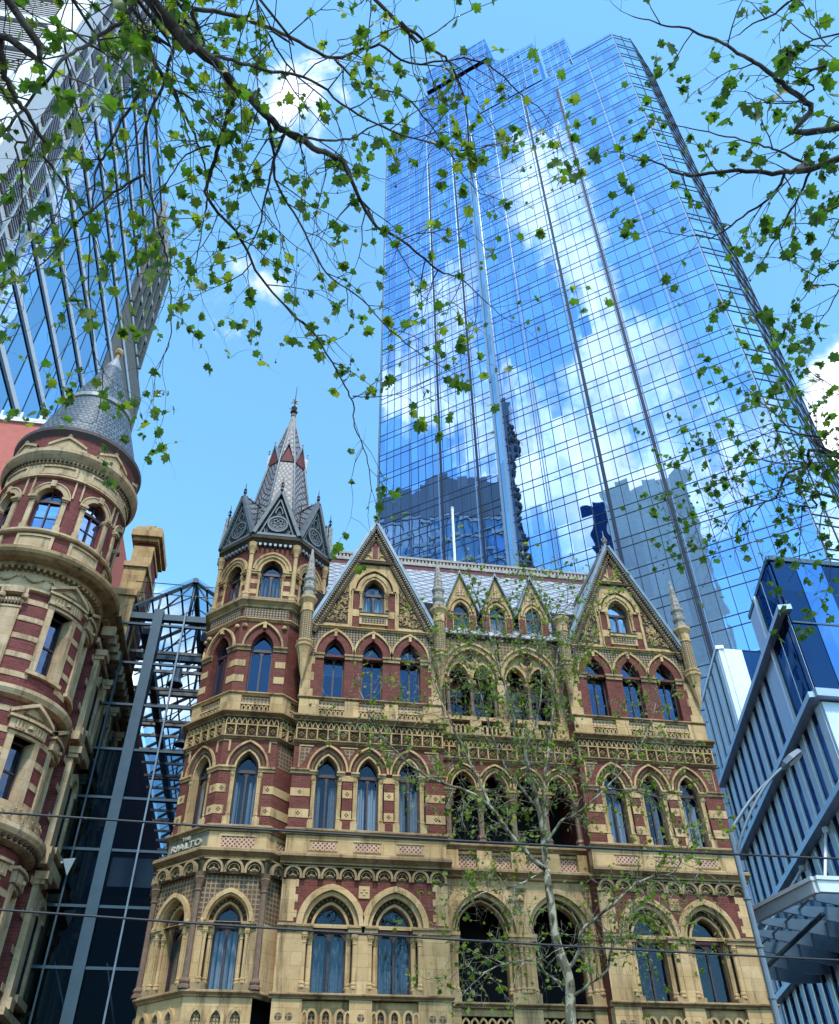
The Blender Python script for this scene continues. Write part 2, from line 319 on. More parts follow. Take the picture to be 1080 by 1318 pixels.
SPLIT = {'impost', 'impost_band', 'lattice_panel', 'chequer_panel', 'spandrel_panel', 'spandrel_frame', 'pedestal', 'terrace_post', 'pale_rib', 'dark_channel', 'fin', 'slot_window', 'gable_brick', 'red_niche', 'pier', 'street_glass', 'street_panel', 'dormer_brick', 'duct', 'stone_band', 'cone_band', 'gable_shadow_band', 'quoin', 'moulded_panel', 'cornice_bracket', 'roof_truss_post'}
class MB:
    def __init__(s, fr=WORLD): s.v = []; s.f = []; s.uv = []; s.sm = []; s.fr = fr
    def face(s, pts, smooth=False, uv=None):
        b = len(s.v)
        for p in pts: s.v.append(s.fr(*p))
        s.f.append(tuple(range(b, b + len(pts))))
        s.uv.extend(uv or [(p[0] + p[1] * .7, p[2] + p[1] * .3) for p in pts]); s.sm.append(smooth)
    def raw(s, vs, faces, smooth=False, uvs=None):
        b = len(s.v); s.v.extend(vs)
        for k, f in enumerate(faces):
            s.f.append(tuple(b + i for i in f)); s.sm.append(smooth)
            if uvs: s.uv.extend(uvs[i] for i in f)
            else: s.uv.extend((vs[i][0] + vs[i][1] * .7, vs[i][2]) for i in f)
    def box(s, u0, u1, d0, d1, v0, v1, nu=1):
        for k in range(nu):
            a = u0 + (u1 - u0) * k / nu; b = u0 + (u1 - u0) * (k + 1) / nu
            s.face([(a, d1, v0), (b, d1, v0), (b, d1, v1), (a, d1, v1)])
            s.face([(b, d0, v0), (a, d0, v0), (a, d0, v1), (b, d0, v1)])
            s.face([(a, d1, v1), (b, d1, v1), (b, d0, v1), (a, d0, v1)])
            s.face([(a, d0, v0), (b, d0, v0), (b, d1, v0), (a, d1, v0)])
        s.face([(u0, d0, v0), (u0, d1, v0), (u0, d1, v1), (u0, d0, v1)])
        s.face([(u1, d1, v0), (u1, d0, v0), (u1, d0, v1), (u1, d1, v1)])
    def prof(s, u0, u1, pr, nu=1, ends=True):
        """horizontal moulding: profile pr = [(d, v)...] swept along u"""
        for k in range(nu):
            a = u0 + (u1 - u0) * k / nu; b = u0 + (u1 - u0) * (k + 1) / nu
            for (d0, v0), (d1, v1) in zip(pr[:-1], pr[1:]):
                s.face([(a, d0, v0), (b, d0, v0), (b, d1, v1), (a, d1, v1)])
        if ends:
            s.face([(u0, d, v) for d, v in pr]); s.face([(u1, d, v) for d, v in reversed(pr)])
    def ring(s, uc, vs, w, r, t0, t1, d0, d1, n=7, jamb=None):
        a = arch_pts(*arch_off(w, r, t0), n); b = arch_pts(*arch_off(w, r, t1), n)
        if jamb is not None:
            a = [(a[0][0], jamb - vs)] + a + [(a[-1][0], jamb - vs)]; b = [(b[0][0], jamb - vs)] + b + [(b[-1][0], jamb - vs)]
        for (p, q, P, Q) in zip(a[:-1], a[1:], b[:-1], b[1:]):
            f = lambda x, d: (uc + x[0], d, vs + x[1])
            s.face([f(p, d1), f(q, d1), f(Q, d1), f(P, d1)])
            s.face([f(P, d1), f(Q, d1), f(Q, d0), f(P, d0)])
            s.face([f(p, d0), f(q, d0), f(q, d1), f(p, d1)])
        for p, P in ((a[0], b[0]), (a[-1], b[-1])):
            s.face([(uc + p[0], d0, vs + p[1]), (uc + P[0], d0, vs + P[1]), (uc + P[0], d1, vs + P[1]), (uc + p[0], d1, vs + p[1])])
    def wall(s, u0, u1, v0, v1, holes, d=0., depth=.3, n=7, nu=1):
        x = u0
        def q(a, b, c, e):
            if b - a < 1e-5 or e - c < 1e-5: return
            for k in range(nu):
                A = a + (b - a) * k / nu; B = a + (b - a) * (k + 1) / nu
                s.face([(A, d, c), (B, d, c), (B, d, e), (A, d, e)])
        for uc, w, sl, sp, r in sorted(holes):
            q(x, uc - w, v0, v1); q(uc - w, uc + w, v0, sl)
            pts = arch_pts(w, r, n)
            for p, qn in zip(pts[:-1], pts[1:]):
                s.face([(uc + p[0], d, sp + p[1]), (uc + qn[0], d, sp + qn[1]), (uc + qn[0], d, v1), (uc + p[0], d, v1)])
            out = [(-w, sl - sp)] + pts + [(w, sl - sp)]
            for p, qn in zip(out, out[1:] + out[:1]):
                s.face([(uc + p[0], d, sp + p[1]), (uc + p[0], d - depth, sp + p[1]), (uc + qn[0], d - depth, sp + qn[1]), (uc + qn[0], d, sp + qn[1])])
            x = uc + w
        q(x, u1, v0, v1)
    def archface(s, uc, sl, sp, w, r, d, n=7):
        out = [(-w, sl - sp)] + arch_pts(w, r, n) + [(w, sl - sp)]
        s.face([(uc + p[0], d, sp + p[1]) for p in out])
    def lathe(s, u, d, pr, n=8, smooth=True):
        """upright turned piece; pr = [(radius, v)...]"""
        ring_ = lambda rr, v: [(u + rr * math.cos(2 * PI * k / n), d + rr * math.sin(2 * PI * k / n), v) for k in range(n)]
        rs = [ring_(*p) for p in pr]
        for (A, B), (pa, pb) in zip(zip(rs[:-1], rs[1:]), zip(pr[:-1], pr[1:])):
            for k in range(n):
                j = (k + 1) % n
                w = 2 * PI * max(pa[0], pb[0]) / n
                s.face([A[k], A[j], B[j], B[k]], smooth, [(k * w, pa[1]), (k * w + w, pa[1]), (k * w + w, pb[1]), (k * w, pb[1])])
        if pr[0][0] > 1e-4: s.face(list(reversed(rs[0])))
        if pr[-1][0] > 1e-4: s.face(rs[-1])
    def tube(s, pts, rad, n=6, smooth=True):
        pts = [Vector(s.fr(*p)) for p in pts]
        if not hasattr(rad, '__len__'): rad = [rad] * len(pts)
        rings = []; ref = Vector((.31, .23, .92))
        for i, p in enumerate(pts):
            t = (pts[min(i + 1, len(pts) - 1)] - pts[max(i - 1, 0)])
            if t.length < 1e-7: t = Vector((0, 0, 1))
            t.normalize(); a = t.cross(ref)
            if a.length < .05: a = t.cross(Vector((1, 0, 0)))
            a.normalize(); b = t.cross(a)
            rings.append([tuple(p + rad[i] * (a * math.cos(2 * PI * k / n) + b * math.sin(2 * PI * k / n))) for k in range(n)])
        vs = [v for r_ in rings for v in r_]; fs = []
        for i in range(len(rings) - 1):
            for k in range(n):
                j = (k + 1) % n; fs.append((i * n + k, i * n + j, (i + 1) * n + j, (i + 1) * n + k))
        fs.append(tuple(range(n - 1, -1, -1))); fs.append(tuple(range(len(vs) - n, len(vs))))
        s.raw(vs, fs, smooth)
    def blob(s, u, d, v, ru, rd, rv):
        P = [(u + ru, d, v), (u, d, v + rv), (u - ru, d, v), (u, d, v - rv)]
        for a, b in zip(P, P[1:] + P[:1]): s.face([(u, d + rd, v), a, b])
    def pieces(s):
        key = {}; par = list(range(len(s.f)))
        def find(i):
            while par[i] != i: par[i] = par[par[i]]; i = par[i]
            return i
        for i, f in enumerate(s.f):
            for v in f:
                k = tuple(round(c, 3) for c in s.v[v]); j = key.setdefault(k, i); par[find(i)] = find(j)
        g = {}
        for i in range(len(s.f)): g.setdefault(find(i), []).append(i)
        bb = []
        for fs in g.values():
            P = [s.v[v] for i in fs for v in s.f[i]]; bb.append([[min(p[a] for p in P) - .015 for a in range(3)], [max(p[a] for p in P) + .015 for a in range(3)], fs])
        again = True
        while again:
            again = False
            for i in range(len(bb)):
                for j in range(len(bb) - 1, i, -1):
                    if all(bb[i][0][a] <= bb[j][1][a] and bb[j][0][a] <= bb[i][1][a] for a in range(3)):
                        bb[i] = [[min(bb[i][0][a], bb[j][0][a]) for a in range(3)], [max(bb[i][1][a], bb[j][1][a]) for a in range(3)], bb[i][2] + bb[j][2]]; del bb[j]; again = True
        return [x[2] for x in bb]
    def build(s, name, mat, parent=None, label=None, kind=None, recalc=True):
        if name in SPLIT:
            off = [0]
            for f in s.f: off.append(off[-1] + len(f))
            ps = s.pieces()
            if len(ps) > 1:
                for fs in ps:
                    b = MB()
                    for i in sorted(fs): b.raw([s.v[v] for v in s.f[i]], [tuple(range(len(s.f[i])))], s.sm[i]); b.uv[-len(s.f[i]):] = s.uv[off[i]:off[i + 1]]
                    o = b._make(name, mat, parent, label, kind)
                return o
        return s._make(name, mat, parent, label, kind)
    def _make(s, name, mat, parent=None, label=None, kind=None):
        me = bpy.data.meshes.new(name); me.from_pydata(s.v, [], s.f)
        ul = me.uv_layers.new(name='UVMap'); fl = [0.] * (2 * len(s.uv))
        fl[0::2] = [q[0] for q in s.uv]; fl[1::2] = [q[1] for q in s.uv]
        ul.data.foreach_set('uv', fl)
        me.polygons.foreach_set('use_smooth', s.sm)
        me.materials.append(M[mat]); me.update()
        o = bpy.data.objects.new(name, me); col.objects.link(o)
        if parent is not None:
            o.parent = parent; o.matrix_parent_inverse = parent_inv(parent)
        if label: o['label'] = label
        if kind: o['kind'] = kind
        return o

def parent_inv(p):
    return Matrix.Translation(-p.location) if p.type == 'EMPTY' else Matrix.Identity(4)
def tag(o, label, cat, group=None):
    o['label'] = label; o['category'] = cat
    if group: o['group'] = group
    return o
def empty(name, loc, label, cat, group=None):
    o = bpy.data.objects.new(name, None); col.objects.link(o); o.location = loc; o.empty_display_size = .5
    return tag(o, label, cat, group)
M['checker_shaft'] = m_grid('woven brick shaft', (.44, .32, .17), (.36, .25, .12), (.10, .06, .035), .085, .085, .017)
M['weather_pale'] = m_plain('pale pinnacle stone', (.38, .33, .29), .8, 0, .6, 6, .5)
M['lead_pale'] = m_plain('pale lead', (.25, .275, .30), .55, .2, .4, 5)
M['tracery_ground'] = m_plain('dark tracery ground', (.06, .075, .10), .7, 0, .4)
M['pane_arcade'] = m_pane('arcade glass', (.30, .36, .42), (.08, .12, .17), .0, .006)
M['navy'] = m_plain('navy steel', (.03, .045, .085), .5, .2)
M['alu_dark'] = m_plain('dark blue panel', (.06, .12, .18), .5, .2)
M['alu_pale2'] = m_plain('pale ledge metal', (.40, .48, .62), .38, .4, .15)
M['alu_pale3'] = m_plain('lavender panel', (.42, .46, .62), .38, .3, .12)
M['canopy_white'] = m_plain('white canopy steel', (.62, .64, .68), .4, .1, .2)
M['canopy_grey'] = m_plain('grey canopy steel', (.34, .42, .50), .4, .2, .2)
M['pane_canopy'] = m_pane('canopy glass', (.45, .58, .66), (.7, .85, 1), .2)
M['white_window'] = m_plain('pale office window', (.62, .64, .62), .4)
M['sign_letter'] = m_plain('pale raised lettering', (.52, .47, .38), .8)
M['slot_glass'] = m_mirror('slot window glass', (.05, .10, .22), 1.6, 3.2, .03, .02, (.006, .018, .05), .55, .8)
M['curtain_grey'] = m_plain('grey curtain', (.30, .32, .33), .9, 0, .4, 12)
M['blind'] = m_grid('slatted blind', (.42, .40, .36), (.38, .36, .33), (.12, .11, .1), 3, .06, .012)
M['lead_dark'] = m_plain('dark lead tracery', (.13, .15, .17), .6, .1, .5, 6)
M['eaves'] = m_plain('dark painted eaves', (.085, .06, .06), .6)

# ------------------------------------------------------------------ ground
def sheet(name, x0, x1, y0, y1, z, mat):
    b = MB(); b.face([(x0, y0, z), (x1, y0, z), (x1, y1, z), (x0, y1, z)], uv=[(x0, y0), (x1, y0), (x1, y1), (x0, y1)])
    return b.build(name, mat, kind='structure')
sheet('ground', -1500, 1500, -1500, 1500, -.14, 'asphalt')
sheet('road', -300, 300, 4.0, 20.6, -.12, 'asphalt')
for y0, y1 in ((-8, 3.85), (20.75, 45)):
    b = MB(); b.box(-300, 300, y0, y1, -.135, 0); b.build('pavement', 'paving', kind='structure')
for y in (3.85, 20.6):
    b = MB(); b.box(-300, 300, y + .002, y + .148, -.13, .004); b.build('kerb', 'kerb', kind='structure')
b = MB()
for x in range(-60, 60, 6): b.box(x, x + 3, 12.2, 12.32, -.119, -.116)
b.build('road_marking', 'paint', kind='structure')

# ------------------------------------------------------------------ the gothic building
SV1, SV2, SV3 = 7.1, 11.55, 16.0            # sill lines of the three storeys in view
B1 = empty('gothic_building', (7, 33, 0), 'ornate cream and red brick Gothic building with twin gables and a spired corner turret', 'building')

WN = [0]
def window_unit(fr, uc, sill, sp, w, r, d, parent, pane='pane', curtain=None, simple=False, nm='window', ctop=None):
    """timber window filling a pointed opening: frame > pane, curtain"""
    fw = .045
    b = MB(fr)
    b.ring(uc, sp, w - fw, r - fw * 1.1, 0, fw, d - .06, d + .03, jamb=sill)
    b.box(uc - w, uc + w, d - .058, d + .045, sp - .07, sp + .03)            # transom
    b.box(uc - w + .01, uc + w - .01, d - .058, d + .028, sill, sill + .07)
    b.box(uc - .028, uc + .028, d - .055, d + .025, sill + .071, sp - .071)
    if not simple:
        hw = (w - fw - .028) / 2
        for s in (-1, 1):                                                    # lancet heads of the two lights
            c = uc + s * (.028 + hw); t = sp - .07 - hw * 1.25
            ap = arch_pts(hw, hw * 1.15, 5)
            for p, q in zip(ap[:-1], ap[1:]):
                b.face([(c + p[0], d + .012, t + p[1]), (c + q[0], d + .012, t + q[1]), (c + q[0], d + .012, sp - .07), (c + p[0], d + .012, sp - .07)])
    o = b.build(nm, 'timber', parent)
    g = MB(fr); g.archface(uc, sill + .03, sp, w - .02, r - .02, d - .02); g.build('pane', pane, o)
    WN[0] += 1; kk = WN[0]
    if curtain in ('curtain', 'curtain_teal'): curtain = (curtain, 'curtain_grey', curtain, 'curtain_white' if curtain == 'curtain' else curtain, curtain)[kk * 7 % 5]
    if curtain is None and kk % 3 == 0:                                      # a blind drawn part of the way
        c = MB(fr); t0 = sill + (sp - sill) * (.35 + .13 * (kk % 4)); c.face([(uc - w + .04, d - .1, t0), (uc + w - .04, d - .1, t0), (uc + w - .04, d - .1, sp), (uc - w + .04, d - .1, sp)]); c.build('blind', 'blind', o)
    if curtain:
        c = MB(fr); top = ctop or sp + .1; gap = (.06, .10, .05, .16)[kk % 4]
        for s in (-1, 1):
            x0, x1 = (uc - w + .03, uc - gap) if s < 0 else (uc + gap * .7, uc + w - .03)
            n = max(8, int((x1 - x0) / .02)); P = []
            for i in range(n + 1):
                x = x0 + (x1 - x0) * i / n
                P.append((x, d - .19 + .06 * math.sin(i * .85 + 3 * uc) + .035 * math.sin(i * .53 + 2 * uc)))
            for p, q in zip(P[:-1], P[1:]):
                c.face([(p[0], p[1], sill + .04), (q[0], q[1], sill + .04), (q[0], q[1], top), (p[0], p[1], top)], True)
        c.build('curtain', curtain, o)
    return o

def colonnette(fr, u, d, v0, v1, rad, parent, mat='stone', n=8, cap=True):
    b = MB(fr); r = rad
    pr = [(r * 1.9, v0), (r * 1.9, v0 + r * .8), (r * 1.4, v0 + r * 1.3), (r * 1.7, v0 + r * 2), (r * 1.5, v0 + r * 2.7), (r, v0 + r * 3.2)]
    if cap:
        h = v1 - r * 6
        pr += [(r * .95, h), (r * 1.3, h + r * .4), (r * 1.05, h + r * .9), (r * 1.25, h + r * 2), (r * 1.9, h + r * 3.8), (r * 2.1, h + r * 4.2), (r * 1.7, h + r * 4.7), (r * 2.1, v1)]
    else: pr += [(r * .95, v1)]
    b.lathe(u, d, pr, n)
    if cap:                                                                  # leaf crockets on the capital
        for k in range(5):
            a = -PI * k / 4 + PI / 2 + PI / 2
            b.blob(u + r * 1.6 * math.cos(a), d + abs(r * 1.6 * math.sin(a)), v1 - r * 2.8, r * .5, r * .6, r * .8)
    return b.build('colonnette', mat, parent)

def arcade_frieze(fr, u0, u1, v0, v1, n, parent, d=0.):
    """row of little pointed arches with leaf carving in dark recesses"""
    st = MB(fr); dk = MB(fr); p = (u1 - u0) / n; w = p * .36; h = v1 - v0
    dk.face([(u0, d + .004, v0), (u1, d + .004, v0), (u1, d + .004, v1), (u0, d + .004, v1)])
    for k in range(n):
        c = u0 + p * (k + .5); sp = v0 + h * .25; r = h * .55
        st.ring(c, sp, w, r, 0, p * .13, d + .005, d + .12, 5, jamb=v0)
        st.ring(c, sp, w * .72, r * .7, 0, p * .045, d + .005, d + .07, 4)
        st.blob(c, d + .01, v0 + h * .28, w * .5, .05, h * .16)
        st.blob(c - w * .45, d + .01, v0 + h * .2, w * .3, .05, h * .12); st.blob(c + w * .45, d + .01, v0 + h * .2, w * .3, .05, h * .12)
        st.blob(c, d + .01, v0 + h * .52, w * .22, .05, h * .13)
    st.prof(u0, u1, [(d + .005, v1 - h * .09), (d + .10, v1 - h * .07), (d + .10, v1), (d + .005, v1)])
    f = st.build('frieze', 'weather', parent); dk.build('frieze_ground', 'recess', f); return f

def quatrefoil_frieze(fr, u0, u1, v0, v1, n, parent, d=0., mat='stone'):
    st = MB(fr); dk = MB(fr); p = (u1 - u0) / n; h = v1 - v0; m = v0 + h * .60
    dk.face([(u0, d + .004, v0), (u1, d + .004, v0), (u1, d + .004, v1), (u0, d + .004, v1)])
    st.box(u0, u1, d + .005, d + .075, m - .02, m + .02)
    for k in range(n + 1):
        x = min(max(u0 + p * k, u0 + .022), u1 - .022); st.box(x - .022, x + .022, d + .005, d + .095, v0, m - .0205)
    for k in range(2 * n):
        c = u0 + p * (k + .5) / 2; st.ring(c, m + .06, p * .15, h * .2, 0, p * .085, d + .005, d + .085, 4, jamb=m + .021)
        st.blob(c, d + .01, m + .11, p * .07, .04, .05)
    for k in range(n):
        c = u0 + p * (k + .5); e = p * .17; vm = (v0 + m) / 2
        for a, b in ((1, 0), (-1, 0), (0, 1), (0, -1)):
            st.blob(c + a * e, d + .008, vm + b * e * .95, p * .165, .08, p * .15)
        st.blob(c, d + .01, vm, p * .07, .09, p * .07)
        for a in (-1, 1):
            for b in (-1, 1): st.blob(c + a * p * .33, d + .005, vm + b * p * .33, p * .13, .07, p * .12)
    f = st.build('frieze', mat, parent); dk.build('frieze_ground', 'recess', f); return f

def cornice(fr, u0, u1, v0, v1, proj, parent, mat='weather', d=0., dent=0.):
    h = v1 - v0; b = MB(fr)
    b.prof(u0, u1, [(d, v0), (d + proj * .35, v0 + h * .12), (d + proj * .35, v0 + h * .3), (d + proj * .7, v0 + h * .5), (d + proj, v0 + h * .62), (d + proj, v0 + h * .86), (d + proj * .85, v1), (d, v1 + h * .1)])
    if dent:
        n = int((u1 - u0) / dent)
        for k in range(n):
            x = u0 + (u1 - u0) * (k + .25) / n; b.box(x, x + dent * .5, d + .002, d + proj * .55, v0 - h * .25, v0 + h * .1)
    return b.build('cornice', mat, parent)

def carved_tri(fr, pts, parent, d, seed, name='carved_panel', n=70):
    """triangle of curling leaves in front of a dark ground"""
    rnd = random.Random(seed); st = MB(fr); (ax, av), (bx, bv), (cx, cv) = pts
    dk = MB(fr); dk.face([(ax, d + .003, av), (bx, d + .003, bv), (cx, d + .003, cv)])
    gx, gv = (ax + bx + cx) / 3, (av + bv + cv) / 3
    for k in range(n):
        a, b = rnd.random(), rnd.random()
        if a + b > 1: a, b = 1 - a, 1 - b
        x = ax + a * (bx - ax) + b * (cx - ax); v = av + a * (bv - av) + b * (cv - av)
        x += (gx - x) * .1; v += (gv - v) * .1
        rr = rnd.uniform(.045, .085); a0 = rnd.uniform(0, 2 * PI); sw = rnd.choice((-1, 1)) * rnd.uniform(2.5, 4.6)
        P = [(x + rr * (1 - .5 * i / 6) * math.cos(a0 + sw * i / 6), d + .025, v + rr * (1 - .5 * i / 6) * math.sin(a0 + sw * i / 6)) for i in range(7)]
        st.tube(P, [.014, .018, .018, .016, .014, .012, .02], 4)
        st.blob(x, d + .01, v, .03, .05, .03)
    f = st.build(name, 'stone', parent); dk.build('carved_ground', 'recess', f); return f

def gable_verge(fr, xa, va, xb, vb, xc, vc, parent, d0, d1):
    """lead-covered verge with a dark and light dentil course under it; apex at (xb, vb)"""
    lead = MB(fr); dent = MB(fr); stone = MB(fr)
    for (x0, v0, x1, v1, sg) in ((xa, va, xb, vb, 1), (xc, vc, xb, vb, -1)):
        L = math.hypot(x1 - x0, v1 - v0); tx, tv = (x1 - x0) / L, (v1 - v0) / L; nx, nv = (-tv * sg, tx * sg)
        if nv < 0: nx, nv = -nx, -nv
        Q = lambda t, o, d: (x0 + tx * t + nx * o, d, v0 + tv * t + nv * o)
        def bar(mb, t0, t1, o0, o1, da, db):
            A = [Q(t0, o0, db), Q(t1, o0, db), Q(t1, o1, db), Q(t0, o1, db)]; Bk = [Q(t0, o0, da), Q(t1, o0, da), Q(t1, o1, da), Q(t0, o1, da)]
            mb.face(A); mb.face(Bk[::-1])
            for i in range(4): mb.face([A[i], A[(i + 1) % 4], Bk[(i + 1) % 4], Bk[i]])
        bar(lead, -.25, L + .02, .02, .13, d0, d1 + .10)
        bar(lead, -.25, L + .01, -.03, .018, d0, d1 + .05)
        bar(stone, -.1, L - .04, -.30, -.032, d0 + .01, d1 - .03)
        n = int(L / .11)
        for k in range(n):
            t = L * (k + .3) / n; bar(dent, t, t + .045, -.09, -.031, d0 + .02, d1 + .03)
            bar(dent, t + .015, t + .06, -.22, -.165, d0 + .02, d1 - .015)
    v = lead.build('gable_verge', 'lead', parent); dent.build('verge_dentils', 'weather', v); stone.build('verge_band', 'recess', v); return v

def finial(b, u, d, v, h, r):
    b.lathe(u, d, [(r * .6, v), (r * .5, v + h * .2), (r, v + h * .26), (r * .5, v + h * .32), (r * .4, v + h * .45), (r * .9, v + h * .52), (r * .3, v + h * .6), (r * .12, v + h)], 6)
    for k in range(4):
        a = PI * k / 2; b.blob(u + r * math.cos(a), d + r * math.sin(a), v + h * .42, r * .35, r * .3, h * .1)

PIN = []
def pinnacle(fr, u, parent, full=True, base=16.55):
    b = MB(fr)
    b.lathe(u, .16, [(.02, base), (.10, base + .35), (.20, base + .95), (.27, base + 1.2), (.31, base + 1.25), (.31, base + 1.33), (.25, base + 1.37), (.29, base + 1.43), (.29, base + 1.5)], 8, False)
    o = b.build('pinnacle', 'stone', parent)
    c = MB(fr); c.lathe(u, .16, [(.225, base + 1.5), (.225, 19.25)], 8, False); c.build('pinnacle_shaft', 'checker_shaft', o)
    b = MB(fr)
    b.lathe(u, .16, [(.25, 19.25), (.25, 19.32), (.22, 19.34), (.22, 19.6), (.27, 19.68), (.33, 19.78), (.33, 19.86), (.24, 19.92)], 8, False)
    b.build('pinnacle_collar', 'stone', o)
    if full:
        b = MB(fr)
        b.lathe(u, .16, [(.215, 19.9), (.215, 20.1), (.17, 20.14), (.24, 20.26), (.25, 20.34), (.19, 20.4), (.19, 20.58), (.25, 20.68), (.25, 20.75), (.18, 20.8), (.15, 21.1), (.158, 21.13), (.10, 21.55), (.108, 21.58), (.05, 22.0), (.06, 22.03), (.012, 22.2)], 8, False)
        for j in range(8):
            a = 2 * PI * j / 8
            for hh, rr in ((20.9, .17), (21.1, .155), (21.3, .13), (21.5, .11), (21.7, .085), (20.24, .2), (20.5, .19)):
                b.blob(u + rr * math.cos(a), .16 + rr * math.sin(a), hh, .035, .03, .05)
        b.build('pinnacle_cone', 'weather_pale', o)
    return o

def quoin_band(b, u0, u1, d, v0, v1): b.box(u0, u1, d - .002, d + .018, v0, v1)

def gable_bay(o):
    """one of the two projecting three-window bays under a big gable; o shifts it along the street"""
    F = flat((o, 26.0, 0), (1, 0, 0), (0, -1, 0)); P = B1
    u0, u1, cg = .30, 5.15, 2.74
    wins1 = [(1.755, .475), (3.60, .475)]; wins2 = [(1.405, .345), (2.715, .335), (4.03, .335)]; wins3 = [(1.405, .36), (2.745, .36), (4.07, .36)]
    # ---- first storey
    st = MB(F)
    st.wall(u0, u1, SV1, 8.80, [(c, .80, SV1 + .05, 8.9, .001) for c, w in wins1], 0, .16)
    st.box(u0 + .001, u0 + .40, -.05, .012, 8.95, 10.08); st.box(u1 - .36, u1 - .001, -.05, .012, 8.95, 10.08)
    for k in range(5):
        vv = 9.05 + .21 * k
        if k % 2 == 0: st.box(u0 + .40, u0 + .48, -.05, .012, vv, vv + .2); st.box(u1 - .45, u1 - .36, -.05, .012, vv, vv + .2)
    st.build('stone_wall', 'stone', P)
    br = MB(F); br.wall(u0, u1, 8.801, 10.12, [(c, .80, 8.801, 8.85, .96) for c, w in wins1], 0, .16, 9); br.build('brick_wall', 'brick', P)
    dk = MB(F)
    for c, w in wins1:
        a = MB(F); hw, rs = .80, .96
        w0, r0 = .475, .63
        a.ring(c, 8.85, w0, r0, .325, .45, -.02, .10, 10); a.ring(c, 8.85, w0, r0, .45, .50, -.02, .06, 10)
        a.ring(c, 8.85, w0, r0, .20, .324, -.16, -.02, 10, jamb=SV1 + .05)
        a.ring(c, 8.85, w0, r0, 0, .07, -.36, -.17, 10, jamb=SV1 + .05)
        ar = a.build('arch_moulding', 'stone', P)
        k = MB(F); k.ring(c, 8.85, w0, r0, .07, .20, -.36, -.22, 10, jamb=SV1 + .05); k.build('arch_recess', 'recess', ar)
        k = MB(F)
        for i in range(15):
            t = PI * (i + .5) / 15; rr = .60; x = math.cos(t) * rr; v = math.sin(t) * .76
            k.blob(c + x, -.22, 8.87 + v, .045, .05, .045)
        k.build('arch_carving', 'weather', ar)
        for s in (-1, 1):
            for du, dd in ((.56, -.20), (.70, -.05)):
                colonnette(F, c + s * du, dd, SV1 + .18, 8.72, .055, P)
        imp = MB(F)
        for s in (-1, 1):
            x0, x1 = sorted((c + s * .50, c + s * .96)); imp.box(x0, x1, -.3, .05, 8.70, 8.80); imp.box(x0 - .02, x1 + .02, -.3, .09, 8.802, 8.86)
            x0, x1 = sorted((c + s * .48, c + s * .80)); imp.box(x0, x1, -.3, .02, SV1 + .04, SV1 + .18)
        imp.build('impost', 'weather', P)
        window_unit(F, c, SV1 + .08, 8.85, .475, .63, -.40, P, 'pane', 'curtain_teal' if o == 0 else None)
    imp = MB(F); imp.prof(u0 - .03, .80, [(0, 8.66), (.05, 8.7), (.05, 8.78), (.1, 8.82), (.1, 8.88), (0, 8.9)]); imp.prof(4.56, u1 + .03, [(0, 8.66), (.05, 8.7), (.05, 8.78), (.1, 8.82), (.1, 8.88), (0, 8.9)])
    imp.build('impost_band', 'weather', P)
    q = MB(F); q.box(2.52, 2.84, -.01, .035, 9.62, 9.96)
    for a, b_ in ((1, 0), (-1, 0), (0, 1), (0, -1)): q.blob(2.68 + a * .07, .036, 9.79 + b_ * .075, .05, .03, .05)
    q.build('cross_tile', 'stone', P)
    cornice(F, u0 - .1, u1 + .08, SV1 - .10, SV1 + .04, .16, P, 'weather')
    # parapet under the first sill
    pb = MB(F); pb.box(u0, u1, -.28, -.12, 6.0, SV1 - .1)
    for x0, x1 in ((u0, 1.10), (2.36, 2.98), (4.24, u1)): pb.box(x0, x1, -.118, .05, 6.0, SV1 - .1)
    for c, w in wins1:
        for k in range(3):
            x = c - .38 + .38 * k; pb.ring(x, 6.62, .09, .13, 0, .07, -.118, -.02, 5, jamb=6.0)
        for k in (-.57, .57): pb.ring(c + k, 6.6, .055, .1, 0, .04, .051, .08, 5, jamb=6.2)
    pb.build('parapet', 'stone', P)
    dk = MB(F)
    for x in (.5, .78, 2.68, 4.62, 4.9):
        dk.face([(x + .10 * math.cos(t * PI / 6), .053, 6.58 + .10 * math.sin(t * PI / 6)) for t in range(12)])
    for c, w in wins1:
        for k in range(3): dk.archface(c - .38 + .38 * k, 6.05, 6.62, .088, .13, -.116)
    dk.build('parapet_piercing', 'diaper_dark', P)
    arcade_frieze(F, u0 + .02, u1 - .02, 10.1, 10.47, 9, P)
    cornice(F, u0 - .12, u1 + .12, 10.48, 10.78, .30, P)
    # ---- second storey
    st = MB(F); st.box(u0, u1, -.3, .02, 10.78, 11.36)
    for c, w in wins2:
        x = c + .02; st.prof(x - .42, x + .42, [(.021, 10.9), (.05, 10.92), (.05, 10.935), (.021, 10.94)]); st.prof(x - .42, x + .42, [(.021, 11.2), (.05, 11.215), (.05, 11.235), (.021, 11.24)])
    st.build('apron_wall', 'stone', P)
    la = MB(F)
    for c, w in wins2: la.face([(c - .34, .026, 10.95), (c + .38, .026, 10.95), (c + .38, .026, 11.19), (c - .34, .026, 11.19)])
    la.build('lattice_panel', 'lattice', P)
    cornice(F, u0 - .06, u1 + .05, 11.37, 11.55, .16, P)
    br = MB(F); br.wall(u0, u1, SV2, 14.36, [(c, .50, SV2, 13.4, .72) for c, w in wins2], 0, .2, 8); br.build('brick_wall', 'brick', P)
    bd = MB(F)
